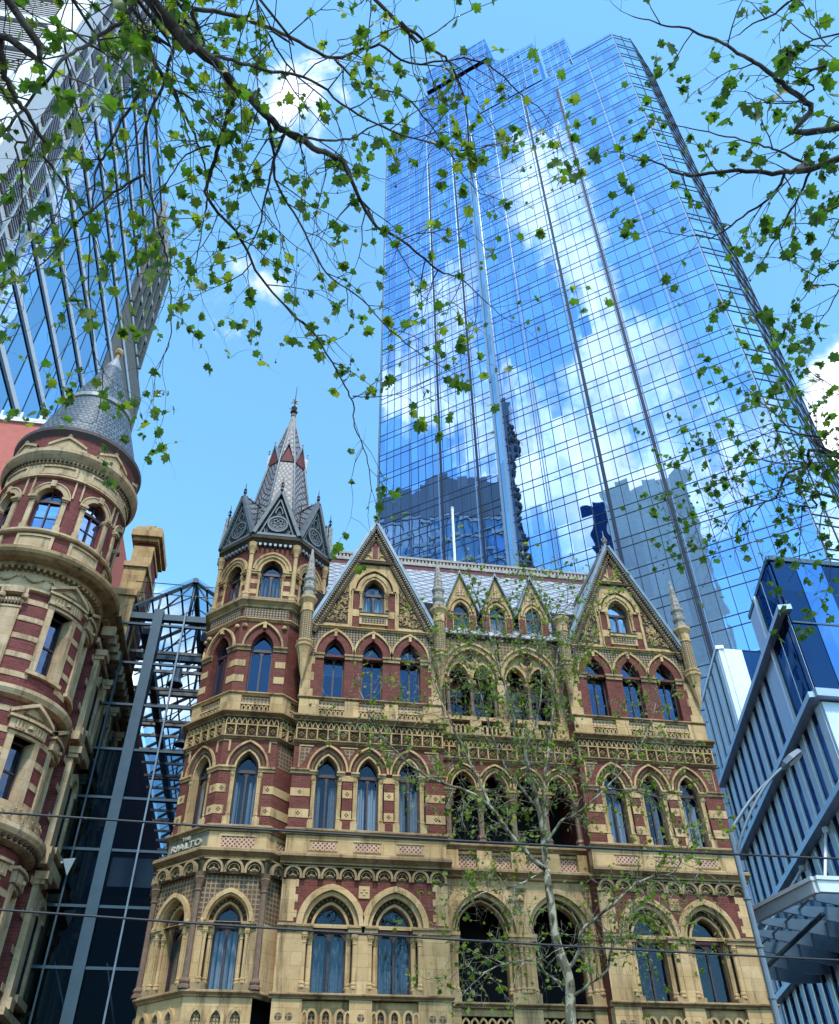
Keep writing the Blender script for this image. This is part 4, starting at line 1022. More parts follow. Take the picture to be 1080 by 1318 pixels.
def turret():
    P = B1; hw = lambda d: (AP + d) * T8
    oct_ring([(-.55, 0), (-.55, 22.6)], 'turret_core', 'room', P)
    for k in (1, 0, 2, -1):
        F = oct_frame(k); det = k >= 0
        # first storey (wider by .1)
        D = .10; h = hw(D); w, rr, sp = .36, .52, 8.85
        st = MB(F)
        if det: st.wall(-h, h, SV1, 8.85, [(0, .62, SV1 + .02, 8.86, .001)], D, .2)
        else: st.wall(-h, h, SV1, 8.85, [], D)
        st.build('stone_wall', 'stone', P)
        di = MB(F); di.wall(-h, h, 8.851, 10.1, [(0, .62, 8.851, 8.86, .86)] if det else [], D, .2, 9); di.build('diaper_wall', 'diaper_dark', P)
        if det:
            a = MB(F); a.ring(0, sp, w, rr, .22, .34, D - .1, D + .12, 10); a.ring(0, sp, w, rr, 0, .06, D - .4, D - .16, 10, jamb=SV1); a.ring(0, sp, w, rr, .17, .219, D - .2, D + .04, 10, jamb=SV1)
            for s in (-1, 1): a.lathe(s * .69, D + .08, [(.0, 8.72), (.06, 8.78), (.07, 8.84), (.03, 8.92)], 6)
            ar = a.build('arch_moulding', 'stone', P)
            q = MB(F); q.ring(0, sp, w, rr, .06, .17, D - .4, D - .2, 10, jamb=SV1); q.build('arch_recess', 'recess', ar)
            q = MB(F)
            for i in range(13):
                t = PI * (i + .5) / 13; q.blob(math.cos(t) * .475, D - .19, sp + .03 + math.sin(t) * .60, .04, .05, .04)
            q.build('arch_carving', 'weather', ar)
            for s in (-1, 1):
                for du, dd in ((.43, -.12), (.57, -.02)): colonnette(F, s * du, D + dd, SV1 + .22, 8.72, .05, P)
                q = MB(F); x0, x1 = sorted((s * .37, s * .80)); q.box(x0, x1, D - .3, D + .06, 8.70, 8.78); q.box(x0, x1, D - .3, D + .10, 8.781, 8.85); q.box(x0, x1, D - .3, D + .05, SV1 + .02, SV1 + .22); q.build('impost', 'weather', P)
            window_unit(F, 0, SV1 + .05, sp, w, rr, D - .42, P, 'pane', 'curtain' if k == 0 else None)
            pb = MB(F); pb.box(-h, h, D - .1, D, 5.6, SV1 - .1)
            for i in range(3): pb.ring(-.5 + .5 * i, 6.45, .13, .22, 0, .09, D + .001, D + .09, 6, jamb=5.6)
            pb.build('parapet', 'stone', P)
            dk = MB(F)
            for i in range(3): dk.archface(-.5 + .5 * i, 5.6, 6.45, .128, .22, D + .004)
            dk.build('parapet_piercing', 'checker_shaft', P)
        arcade_frieze(F, -h + .03, h - .03, 10.1, 10.5, 3, P, D + .12)
        # second storey
        h = hw(0); w, rr, sp = .35, .57, 13.4
        st = MB(F); st.box(-h, h, -.2, .02, 10.78, 11.36); st.build('apron_wall', 'stone', P)
        if k != 1:
            q = MB(F); q.face([(-.48, .026, 10.92), (.48, .026, 10.92), (.48, .026, 11.22), (-.48, .026, 11.22)]); q.build('lattice_panel', 'lattice', P)
            q = MB(F); q.ring(0, 10, .01, .01, 0, .001, 0, .001, 1) if False else None
            for a_, b_, c_, d_ in ((-.56, .56, 10.85, 10.91), (-.56, .56, 11.23, 11.29), (-.56, -.49, 10.911, 11.229), (.49, .56, 10.911, 11.229)): q.box(a_, b_, .021, .05, c_, d_)
            q.build('panel_frame', 'stone', P)
        br = MB(F); br.wall(-h, h, SV2, 14.36, [(0, w + .13, SV2, sp, .74)] if det else [], 0, .2, 8); br.build('brick_wall', 'brick', P)
        bd = MB(F)
        for s in ((-1, 1) if det else (-1,)):
            x0, x1 = sorted((s * .56, s * (h + .006))) if det else (-h, h)
            for v0, v1 in ((11.90, 12.17), (12.57, 12.83)): bd.box(x0, x1, -.1, .016, v0, v1)
        bd.build('stone_band', 'stone', P)
        if det:
            dm = MB(F)
            for x in (-.70, .70):
                for v in (12.035, 12.70):
                    for a_, b_ in ((1, 0), (-1, 0), (0, 1), (0, -1)): dm.blob(x + a_ * .04, .0165, v + b_ * .045, .032, .004, .032)
            dm.build('band_piercing', 'recess', P)
            a = MB(F); a.ring(0, sp, w, rr, .245, .31, -.02, .075, 9); a.ring(0, sp, w, rr, 0, .06, -.3, -.04, 9, jamb=SV2); ar = a.build('arch_moulding', 'stone', P)
            q = MB(F); q.ring(0, sp, w, rr, .06, .244, -.3, -.035, 9); q.build('arch_soffit', 'recess', ar)
            q = MB(F); R2 = arch_pts(*arch_off(w, rr, .15), 9)
            for i in range(len(R2) - 1):
                for f in (.2, .7): q.blob(R2[i][0] + (R2[i + 1][0] - R2[i][0]) * f, -.034, sp + R2[i][1] + (R2[i + 1][1] - R2[i][1]) * f, .042, .05, .042)
            q.build('arch_carving', 'stone', ar)
            for s in (-1, 1):
                colonnette(F, s * .44, -.07, 11.82, 13.28, .048, P)
                q = MB(F); q.box(s * .44 - .11, s * .44 + .11, -.2, .05, SV2, 11.82); x0, x1 = sorted((s * .36, s * (h + .03)))
                q.prof(x0, x1, [(-.1, 13.25), (.03, 13.27), (.03, 13.33), (.08, 13.36), (.08, 13.42), (-.1, 13.45)]); q.build('pedestal', 'stone', P)
                q = MB(F)
                for aa, bb, cc, dd in ((.60, .66, 13.9, 14.29), (.60, .84, 14.25, 14.30)): x0, x1 = sorted((s * aa, s * min(bb, h))); q.box(x0, x1, .002, .03, cc, dd if bb > .7 else 14.249)
                q.build('spandrel_frame', 'stone', P)
            window_unit(F, 0, SV2 + .02, sp, w, rr, -.32, P, 'pane', 'curtain', ctop=13.1)
        else:
            q = MB(F); q.face([(-h + .1, .004, 13.5), (h - .1, .004, 13.5), (h - .1, .004, 14.25), (-h + .1, .004, 14.25)]); q.build('spandrel_panel', 'diaper_dark', P)
        quatrefoil_frieze(F, -h, h, 14.43, 15.07, 5, P, .02)
        # third storey
        D = -.03; h = hw(D); w, rr, sp = .38, .66, 17.80
        st = MB(F); st.box(-h, h, -.3, D - .02, 15.27, 15.9)
        for s in (-1, 1): x0, x1 = sorted((s * .47, s * hw(.06))); st.box(x0, x1, D - .019, .06, 15.27, 15.9)
        for i in range(6): st.ring(-.36 + .144 * i, 15.46, .035, .05, 0, .03, D - .019, .035, 4, jamb=15.3)
        st.box(-.46, .46, D - .019, .045, 15.56, 15.62); st.build('apron_wall', 'stone', P)
        q = MB(F); q.face([(-.46, D - .015, 15.63), (.46, D - .015, 15.63), (.46, D - .015, 15.88), (-.46, D - .015, 15.88)]); q.build('chequer_panel', 'chequer', P)
        br = MB(F); br.wall(-h, h, SV3, 18.92, [(0, w, SV3, sp, rr)] if det else [], D, .25, 9); br.build('brick_wall', 'brick', P)
        if det:
            bd = MB(F)
            for s in (-1, 1):
                x0, x1 = sorted((s * .50, s * (h + .008)))
                for v0, v1 in ((16.42, 16.68), (17.02, 17.26)): bd.box(x0, x1, -.12, D + .016, v0, v1)
            bd.build('stone_band', 'stone', P)
            a = MB(F); a.ring(0, sp, w, rr, .26, .33, D - .02, D + .09, 10); a.box(-.06, .06, D + .02, D + .12, sp + .74, sp + .96)
            for s in (-1, 1): a.lathe(s * .69, D + .03, [(.0, 18.55), (.09, 18.58), (.1, 18.64), (.06, 18.7), (.0, 18.73)], 8)
            a.build('arch_moulding', 'stone', P)
            q = MB(F)
            for s in (-1, 1):
                x0, x1 = sorted((s * w, s * (h + .03))); q.prof(x0, x1, [(D - .1, 17.62), (D + .04, 17.64), (D + .04, 17.72), (D + .1, 17.76), (D + .1, 17.82), (D - .1, 17.86)])
            q.build('impost', 'weather', P)
            window_unit(F, 0, SV3 + .02, sp, w, rr, D - .26, P, 'pane_blue', None)
        q = MB(F); q.face([(-h + .06, D + .03, 18.96), (h - .06, D + .03, 18.96), (h - .06, D + .03, 19.38), (-h + .06, D + .03, 19.38)]); q.build('diaper_band', 'diaper', P)
        # belfry
        D = -.12; h = hw(D); w, rr, sp = .40, .50, 21.15
        br = MB(F); br.wall(-h, h, 19.8, 22.3, [(0, w, 19.8, sp, rr)], D, .25, 9); br.build('brick_wall', 'brick', P)
        bd = MB(F)
        for s in (-1, 1):
            x0, x1 = sorted((s * .48, s * (h + .006)))
            for v0, v1 in ((20.1, 20.3), (20.55, 20.75)): bd.box(x0, x1, -.3, D + .016, v0, v1)
        bd.build('stone_band', 'stone', P)
        a = MB(F); a.ring(0, sp, w, rr, 0, .12, D - .2, D + .05, 10, jamb=20.95); a.ring(0, sp, w, rr, .12, .24, D - .05, D + .1, 10); a.ring(0, sp, w, rr, .24, .32, D - .05, D + .14, 10)
        for s in (-1, 1):
            x0, x1 = sorted((s * .40, s * (h + .02))); a.box(x0, x1, -.3, D + .06, 20.98, 21.06); a.box(x0, x1, -.3, D + .10, 21.061, 21.13)
        a.build('arch_moulding', 'stone', P)
        for s in (-1, 1): colonnette(F, s * .44, D + .02, 19.82, 20.98, .04, P)
        window_unit(F, 0, 19.85, sp, w - .01, rr - .01, D - .22, P, 'pane', 'curtain' if k in (0, 1) else None, ctop=20.9)
    for k in range(8):            # angle shafts
        a = R(-90 + 22.5 + 45 * k); c = math.cos(R(22.5))
        for v0, v1, d, rad, mt in ((SV1 + .05, 10.1, .16, .085, 'granite'), (19.8, 22.35, -.06, .09, 'stone')):
            rr = (AP + d) / c
            colonnette(WORLD, OC[0] + rr * math.cos(a), OC[1] + rr * math.sin(a), v0, v1, rad, P, mt)
    oct_cornice(SV1 - .12, SV1 + .04, .16, .1); oct_cornice(10.5, 10.8, .30, .1); oct_cornice(11.37, 11.55, .17); oct_cornice(14.33, 14.43, .12); oct_cornice(15.07, 15.27, .26)
    oct_cornice(15.88, SV3, .12, 0, 'stone'); oct_cornice(18.84, 18.96, .10, -.03, 'stone'); oct_cornice(19.40, 19.80, .24, -.06)
    oct_cornice(22.32, 22.74, .20, -.1, 'recess'); oct_ring([(-.05, 18.9), (-.05, 19.42)], 'turret_band', 'brick', P); oct_ring([(.09, 10.05), (.09, 10.55)], 'turret_band', 'weather', P)
    b = MB()
    for k in range(8):
        F = oct_frame(k)
        for i in range(9):
            x, y, v = F(-.76 + .19 * i, .02, 0); b.fr = F; b.box(-.80 + .19 * i, -.80 + .19 * i + .09, -.1, .06, 22.25, 22.36)
    b.build('turret_dentils', 'lead', P)
    # parapet gables with pierced tracery
    for k in range(8):
        F = oct_frame(k); D = .0; hb = .84; v0, v1 = 22.78, 25.05
        g = MB(F); g.face([(-hb, D - .06, v0), (hb, D - .06, v0), (0, D - .06, v1)]); gb = g.build('turret_gable', 'tracery_ground', P)
        tr = MB(F)
        def bar(x0, y0, x1, y1, wd, d0, d1, mb):
            L = math.hypot(x1 - x0, y1 - y0); nx, ny = -(y1 - y0) / L * wd, (x1 - x0) / L * wd
            A = [(x0 - nx, d1, y0 - ny), (x1 - nx, d1, y1 - ny), (x1 + nx, d1, y1 + ny), (x0 + nx, d1, y0 + ny)]; Bk = [(p[0], d0, p[2]) for p in A]
            mb.face(A)
            for i in range(4): mb.face([A[i], A[(i + 1) % 4], Bk[(i + 1) % 4], Bk[i]])
        for s in (-1, 1):
            bar(s * (hb + .02), v0, 0, v1 + .06, .07, D - .08, D + .16, tr)
            bar(s * (hb - .2), v0 + .06, 0, v1 - .42, .025, D - .06, D + .07, tr)
        tr.box(-hb, hb, D - .06, D + .1, v0 - .05, v0 + .06)
        cc = v0 + .58
        for r0, r1, dd in ((.33, .40, .06), (.27, .30, .03)):
            for i in range(24):
                t0, t1 = 2 * PI * i / 24, 2 * PI * (i + 1) / 24
                q = lambda r_, t: (r_ * math.cos(t), D + dd, cc + r_ * math.sin(t))
                tr.face([q(r0, t0), q(r1, t0), q(r1, t1), q(r0, t1)]); tr.face([(r1 * math.cos(t0), D - .06, cc + r1 * math.sin(t0)), (r1 * math.cos(t1), D - .06, cc + r1 * math.sin(t1)), q(r1, t1), q(r1, t0)])
        for i in range(6):
            t = 2 * PI * i / 6; x, y = .175 * math.cos(t), cc + .175 * math.sin(t)
            for j in range(10):
                t0, t1 = 2 * PI * j / 10, 2 * PI * (j + 1) / 10
                tr.face([(x + .06 * math.cos(t0), D + .04, y + .06 * math.sin(t0)), (x + .09 * math.cos(t0), D + .04, y + .09 * math.sin(t0)), (x + .09 * math.cos(t1), D + .04, y + .09 * math.sin(t1)), (x + .06 * math.cos(t1), D + .04, y + .06 * math.sin(t1))])
        tr.ring(0, v0 + 1.12, .12, .34, 0, .04, D - .06, D + .04, 5); tr.ring(-.54, v0 + .1, .06, .22, 0, .03, D - .06, D + .04, 5); tr.ring(.54, v0 + .1, .06, .22, 0, .03, D - .06, D + .04, 5)
        tr.build('gable_tracery', 'lead_dark', gb)
        dn = MB(F)
        for s in (-1, 1):
            for i in range(14):
                f = (i + .5) / 14; x = s * hb * (1 - f) * .93; v = v0 - .05 + (v1 - v0) * f * .95; dn.blob(x, D + .1, v, .035, .05, .05)
        dn.build('gable_dentils', 'iron', gb)
        fi = MB(F); finial(fi, 0, D + .05, v1 + .08, .75, .075); fi.build('gable_finial', 'iron', gb)
        r_ = MB(F)
        for s in (-1, 1): r_.face([(s * hb, D + .1, v0 + .1), (0, D + .1, v1 + .12), (0, D - 1.25, v1 + .12), (s * .42, D - 1.0, v0 + 1.2)], uv=[(0, 0), (0, 2.4), (1.4, 2.4), (1.2, .8)])
        r_.tube([(0, D + .05, v1 + .14), (0, D - 1.2, v1 + .14)], .05, 5)
        for i in range(5): r_.blob(0, D - .1 - .22 * i, v1 + .24, .03, .02, .1)
        r_.build('gable_roof', 'scale', gb)
    # wrought finials on the angles between gables
    ir = MB()
    for k in range(8):
        a = R(-90 + 22.5 + 45 * k); rr = 2.18
        x, y = OC[0] + rr * math.cos(a), OC[1] + rr * math.sin(a); ir.tube([(x, y, 22.8), (x, y, 24.6)], .022, 5)
        for hgt in (23.7, 24.0, 24.25):
            for j in range(4):
                t = PI * j / 2; ir.tube([(x, y, hgt), (x + .10 * math.cos(t), y + .10 * math.sin(t), hgt + .06), (x + .12 * math.cos(t), y + .12 * math.sin(t), hgt + .14)], .011, 4)
    ir.build('iron_finials', 'iron', P)
    # spire: two straight flights with a belt of little red gablets
    oct_spire = [(-.55, 22.9), (-1.32, 28.3), (-1.86, 30.9)]
    sp = oct_ring(oct_spire, 'spire', 'scale', P)
    rb = MB(); c = math.cos(R(22.5))
    for k in range(8):
        a = R(-90 + 22.5 + 45 * k); rb.tube([(OC[0] + (AP + d + .03) / c * math.cos(a), OC[1] + (AP + d + .03) / c * math.sin(a), v) for d, v in oct_spire], [.055, .045, .035], 5)
    rb.build('spire_ribs', 'lead_pale', sp)
    gl = MB(); gf = MB()
    for k in range(8):
        F = oct_frame(k); gl.fr = F; gf.fr = F; d = -1.24
        v0 = 28.05; hwg = (AP - 1.28) * T8 * .92
        gl.face([(-hwg, d, v0), (hwg, d, v0), (0, d + .02, v0 + .85)])
        for s in (-1, 1): gf.face([(s * hwg * 1.05, d + .06, v0 - .03), (0, d + .08, v0 + 1.05), (0, d - .5, v0 + 1.05), (s * hwg * 1.05, d - .12, v0 - .03)])
        gf.lathe(0, d + .05, [(.03, v0 + 1.0), (.05, v0 + 1.1), (.02, v0 + 1.18), (.05, v0 + 1.25), (.0, v0 + 1.35)], 5)
    gl.build('spire_gablet', 'redstone', sp); gf.build('gablet_roof', 'lead_pale', sp)
    cp = MB(); cp.lathe(OC[0], OC[1], [(.23, 30.75), (.20, 30.95), (.09, 31.75), (.13, 31.8), (.13, 31.86), (.07, 31.9)], 8); cp.build('spire_cap', 'weather_pale', sp)
    wv = MB(); x, y = OC
    wv.lathe(x, y, [(.0, 31.75), (.12, 31.85), (.10, 31.95), (.18, 32.05), (.10, 32.2), (.15, 32.35), (.04, 32.5)], 8); wv.tube([(x, y, 32.4), (x, y, 33.9)], [.03, .012], 5)
    wo = wv.build('weathervane', 'iron', sp)
    wv = MB()
    for j in range(4):
        t = PI * j / 2 + .4; wv.tube([(x, y, 32.2), (x + .22 * math.cos(t), y + .22 * math.sin(t), 32.2), (x + .27 * math.cos(t), y + .27 * math.sin(t), 32.3)], .022, 5)
        wv.tube([(x, y, 32.75), (x + .2 * math.cos(t + .6), y + .2 * math.sin(t + .6), 32.83)], .03, 5)
    wv.build('weathervane_arms', 'gold', sp)
    # name sign on the left face
    F = oct_frame(1); h = hw(0)
    sg = MB(F); sg.box(-h + .02, h - .02, .021, .05, 10.80, 11.365); so_ = sg.build('name_sign', 'signstone', P)
    for txt, size, u, v in (('THE', .13, -.02, 11.255), ('RIALTO', .27, .0, 11.0)):
        cu = bpy.data.curves.new('lettering', 'FONT'); cu.body = txt; cu.size = size; cu.extrude = .03; cu.offset = .004; cu.align_x = 'CENTER'; cu.space_character = 1.12
        to = bpy.data.objects.new('lettering', cu); me = bpy.data.meshes.new_from_object(to); bpy.data.objects.remove(to)
        n = Vector(F(0, 1, 0)) - Vector(F(0, 0, 0)); uu = Vector(F(1, 0, 0)) - Vector(F(0, 0, 0)); o3 = Vector(F(u, .08, v))
        for vt in me.vertices: vt.co = o3 + uu * vt.co.x * 1.28 + Vector((0, 0, 1)) * vt.co.y + n * vt.co.z
        me.materials.clear(); me.materials.append(M['sign_letter']); lo = bpy.data.objects.new('lettering', me); col.objects.link(lo); lo.parent = so_
turret()

# ------------------------------------------------------------------ the mirror glass skyscraper behind
def prism(b, fp, z0, z1, skip=(), cap=True, u_off=None):
    n = len(fp)
    for i in range(n):
        if i in skip: continue
        p, q = fp[i], fp[(i + 1) % n]; L = math.hypot(q[0] - p[0], q[1] - p[1]); o = (u_off or {}).get(i, 0)
        b.face([(p[0], p[1], z0), (q[0], q[1], z0), (q[0], q[1], z1), (p[0], p[1], z1)], uv=[(o, z0), (o + L, z0), (o + L, z1), (o, z1)])
    if cap: b.face([(p[0], p[1], z1) for p in fp])
def mullions(fr, us, z0, z1, zs, u0, u1, parent, name, mat, wv=.07, wh=.08, dp=.10, d=0.):
    b = MB(fr)
    for u in us: b.box(u - wv, u + wv, d - .05, d + dp, z0, z1)
    for z in zs:
        if z0 < z < z1: b.box(u0, u1, d - .05, d + dp * .9, z - wh, z + wh)
    return b.build(name, mat, parent)
def sky_tower():
    T = empty('glass_skyscraper', (52, 96, 0), 'very tall blue mirror glass skyscraper reflecting clouds above the Gothic roofs', 'skyscraper')
    A = Vector((68.3, 79.4, 0)); a = R(-52); d = Vector((math.sin(a), math.cos(a), 0)); n = Vector((-math.cos(a), math.sin(a), 0))
    W = lambda s, o: (A.x + d.x * s + n.x * o, A.y + d.y * s + n.y * o)
    F = flat(A, d, n); FZ = 6.1
    fl = []; z = 60.6 - 9 * FZ
    while z < 330: fl += [z, z - 1.7]; z += FZ
    # right block
    a2 = R(85); B = (A.x + 5.5 * math.sin(a2), A.y + 5.5 * math.cos(a2)); a3 = R(50); C_ = (B[0] + 13 * math.sin(a3), B[1] + 13 * math.cos(a3))
    H1 = 245.2
    b = MB(); fp = [(A.x, A.y), W(43, 0), W(45.6, -2.2), W(45.6, -26), W(-2, -26), C_, B]
    prism(b, fp[:2] + [W(43, -1), W(0, -1)], 0, H1, skip=(1, 2, 3)); b.build('curtain_wall', 'tower_glass', T)
    b = MB(); prism(b, [W(43, 0), W(45.6, -2.2), W(45.6, -26)], 0, H1, skip=(1, 2), cap=False); b.build('notch_glass', 'tower_glass_side', T)
    b = MB(); prism(b, [C_, B, (A.x, A.y)], 0, 251, skip=(2,), cap=False); b.build('corner_glass', 'tower_glass_side', T)
    b = MB(); prism(b, [W(45.6, -2.2), W(45.6, -26), W(-2, -26), C_], 0, H1, skip=(3,), cap=False); b.face([(*W(0, 0), H1), (*W(45.6, -2.2), H1), (*W(45.6, -26), H1), (*W(-2, -26), H1)]); b.build('rear_wall', 'tower_line', T)
    b = MB(); prism(b, [W(0, 0), W(11.9, 0), W(11.9, -9), W(0, -9)], H1, 251); b.build('roof_block', 'tower_glass', T)
    us = [0.1]; bays = [8.2, 17.6, 27.0, 36.5, 43]
    prev = 0.1
    for bb in bays:
        k = max(1, round((bb - .45 - prev) / 2.1)); us += [prev + (bb - .45 - prev) * i / k for i in range(1, k + 1)]
        if bb < 43: us.append(bb + .45)
        prev = bb + .45
    mullions(F, us, 0, H1, fl, 0, 43, T, 'mullion_grid', 'tower_line', .055, .06, .07)
    mullions(F, [.1, 2.1, 4.2, 6.3, 8, 9.9, 11.8], H1, 251, fl, 0, 11.9, T, 'mullion_grid', 'tower_line', .05, .08)
    b = MB(F)
    for s in (17.6, 26.6): b.box(s - .28, s + .28, -.02, .16, 0, 236)
    b.build('dark_channel', 'tower_line', T)
    b = MB(F)
    for s in (8.2, 17.05, 27.3, 36.5): b.box(s - .07, s + .07, -.02, .16, 0, H1)
    for s in (0.0, 11.75): b.box(s - .05, s + .15, -.02, .14, 0 if s < 1 else H1, 251)
    b.build('pale_rib', 'tower_pale', T)
    Fc = flat(A, (math.sin(a2), math.cos(a2), 0), (math.cos(a2), -math.sin(a2), 0))
    mullions(Fc, [.12, 2.8, 5.4], 0, 251, fl, 0, 5.5, T, 'corner_mullions', 'tower_line', .07, .08)
    Fd = flat((*B, 0), (math.sin(a3), math.cos(a3), 0), (math.cos(a3), -math.sin(a3), 0))
    mullions(Fd, [3.2, 6.4, 9.6, 12.8], 0, 251, fl, 0, 13, T, 'corner_mullions', 'tower_line', .07, .08)
    b = MB(F); b.box(43.0, 43.5, -.4, .35, 0, H1); b.box(45.2, 45.7, -2.4, -1.8, 0, H1); b.build('corner_column', 'tower_pale', T)
    # terrace recess and the upper storeys set back behind it
    b = MB(F); b.box(11.9, 40.5, -9, -2.2, H1, 249.8); b.build('terrace', 'tower_roof', T)
    b = MB(F)
    for s in (12.2, 18.6, 26, 33, 40.2): b.box(s - .2, s + .2, -2.1, -.3, H1, 249.8)
    b.build('terrace_post', 'tower_line', T)
    for s0, s1, top, dd in ((21.0, 40.4, 276, -1.6), (12.0, 19.6, 270, -2.4)):
        b = MB(); prism(b, [W(s0, dd), W(s1, dd), W(s1, dd - 8), W(s0, dd - 8)], 249.8, top, u_off={0: s0}); b.build('upper_block', 'tower_glass', T)
        mullions(F, [s0 + .1 + (s1 - s0 - .2) * i / round((s1 - s0) / 2.1) for i in range(round((s1 - s0) / 2.1) + 1)], 249.8, top, fl, s0, s1, T, 'upper_mullions', 'tower_pale', .06, .07, .1, dd)
    # left block stands further back
    D2 = -8.0
    b = MB(); prism(b, [W(47.2, D2), W(63, D2), W(63, D2 - 24), W(37.2, D2 - 24), W(37.2, D2)], 0, 297, u_off={0: 47.2, 4: 37.2}); b.build('left_block', 'tower_glass', T)
    b = MB(); prism(b, [W(63, D2), W(75.2, D2), W(75.2, D2 - 24), W(63, D2 - 24)], 0, 279, u_off={0: 63}); b.build('left_wing', 'tower_glass', T)
    b = MB(); prism(b, [W(37.2, D2), W(60, D2 - .0), W(60, D2 - 10), W(37.2, D2 - 10)], 300.5, 316, u_off={0: 37.2}); b.build('upper_block', 'tower_glass', T)
    b = MB(F); b.box(37.4, 59.6, D2 - 9, D2 - 2, 297, 300.5); b.build('terrace', 'tower_roof', T)
    us = []; prev = 46
    for bb in (52.0, 60.0, 67.5, 75.2):
        k = round((bb - .4 - prev) / 1.9); us += [prev + (bb - .4 - prev) * i / k for i in range(1, k + 1)] + [bb + .0]; prev = bb + .3
    fl2 = [z for z in fl]
    mullions(F, [u for u in us if u < 63], 0, 297, fl2, 46, 63, T, 'mullion_grid', 'tower_line', .055, .065, .07, D2)
    mullions(F, [u for u in us if u >= 63], 0, 279, fl2, 63, 75.2, T, 'mullion_grid', 'tower_line', .055, .065, .07, D2)
    mullions(F, [38 + 2.2 * i for i in range(11)], 300.5, 316, fl2, 37.2, 60, T, 'upper_mullions', 'tower_pale', .06, .07, .1, D2)
    b = MB(F)
    for s in (52.2, 60.2): b.box(s - .2, s + .2, D2 - .02, D2 + .18, 0, 250)
    b.build('dark_channel', 'tower_line', T)
    b = MB(F)
    for s in (46.9, 52.8, 60.8, 75.0): b.box(s - .08, s + .08, D2 - .02, D2 + .16, 60, 279)
    b.build('pale_rib', 'tower_pale', T)
sky_tower()

# ------------------------------------------------------------------ tall banded tower at the left
def band_tower():
    T = empty('banded_tower', (-36, 65, 0), 'tall pale blue glass tower with white floor bands and grey louvres behind the round turret', 'skyscraper')
    X, Y0, Y1, H = -28.0, 37.2, 92.0, 133.5
    F = flat((X, 0, 0), (0, 1, 0), (1, 0, 0))
    b = MB(F)
    b.face([(46.6, 0, 0), (76.5, 0, 0), (76.5, 0, H), (46.6, 0, H)], uv=[(46.6, 0), (76.5, 0), (76.5, H), (46.6, H)]); b.face([(76.5, 0, 106), (Y1, 0, 106), (Y1, 0, H), (76.5, 0, H)], uv=[(76.5, 106), (Y1, 106), (Y1, H), (76.5, H)]); b.build('glass_wall', 'sky_glass', T)
    b = MB(); prism(b, [(X - .3, Y0 + 1.2), (X - .3, Y1), (X - 26, Y1), (X - 26, Y0 + 1.2)], 0, H - .2); b.build('tower_core', 'fin_brown', T)
    zs = [z for z in [62.5 + 6.22 * k for k in range(-9, 12)]]
    b = MB(F); dk = MB(F)
    for z in zs:
        b.box(Y0 + 2.4, Y1, .02, .08, z - .1, z + .8); dk.box(Y0 + 2.4, Y1, .02, .10, z - .65, z - .102)
    b.build('floor_band', 'band_white', T); dk.build('band_dark_strip', 'steel', T)  # dark steel strip below each white floor band
    b = MB(F); y = 46.6
    while y < 76.5: b.box(y - .04, y + .04, -.05, .05, 0, H); y += 3.6
    b.build('mullions', 'steel', T)
    lv = MB(F)
    for z in zs:
        k = 0
        if z < 50: continue
        ye = 46.6 if z < 104 else 52
        while k < 9: lv.box(Y0 + 2.5, ye, -.1, .3, z + .95 + k * .5, z + 1.12 + k * .5); k += 1
    lv.build('louvre_bank', 'louvre', T)
    b = MB(F)
    for k in range(5): b.box(Y0 + 2.4 + k * 2.1, Y0 + 2.6 + k * 2.1, -.1, .42, 0, H)
    b.build('louvre_posts', 'band_white', T)
    b = MB(); prism(b, [(X + .9, Y0), (X + .9, Y0 + 2.4), (X - 1.6, Y0 + 2.4), (X - 1.6, Y0)], 0, H); b.build('corner_column', 'band_white', T)
    Fs = flat((X, Y0, 0), (-1, 0, 0), (0, -1, 0))
    b = MB(Fs); k2 = MB(Fs)
    for z in zs:
        b.box(1.6, 26, -.5, .35, z - .5, z + .8)
        for k in range(9): k2.box(1.7, 26, -.45, .1, z + 1.1 + k * .48, z + 1.3 + k * .48)
    b.build('floor_band', 'band_white', T); k2.build('louvre_bank', 'louvre', T)
    b = MB(Fs); b.face([(1.6, -.6, 0), (26, -.6, 0), (26, -.6, H), (1.6, -.6, H)]); b.build('louvre_backing', 'steel', T)
    b = MB(F); b.face([(76.5, .05, 0), (97.3, .05, 0), (97.3, .05, 106), (76.5, .05, 106)]); b.face([(97.3, .05, 0), (97.3, -8, 0), (97.3, -8, 106), (97.3, .05, 106)]); b.build('stone_flank', 'fin_brown', T)
    b = MB(F)
    for k in range(6): b.box(78 + 2.5 * k, 78.3 + 2.5 * k, 0, .5, 106, H)
    b.build('flank_fins', 'fin_brown', T)
band_tower()

# ------------------------------------------------------------------ red rendered building behind the turret
T = empty('red_building', (-24, 39, 0), 'plain red rendered building with white roof rail behind the round turret', 'building')
b = MB(); prism(b, [(-11, 34), (-40, 34), (-40, 48), (-11, 48)], 0, 35.4); b.build('wall', 'render_red', T)
b = MB(flat((0, 34, 0), (1, 0, 0), (0, -1, 0))); b.box(-40, -11, -.2, .12, 35.4, 35.7); b.box(-40, -11, -.1, .05, 29.5, 29.62)
for i in range(30): b.box(-39.6 + i, -39.5 + i, -.1, .02, 35.701, 36.2)
b.build('roof_rail', 'band_white', T)

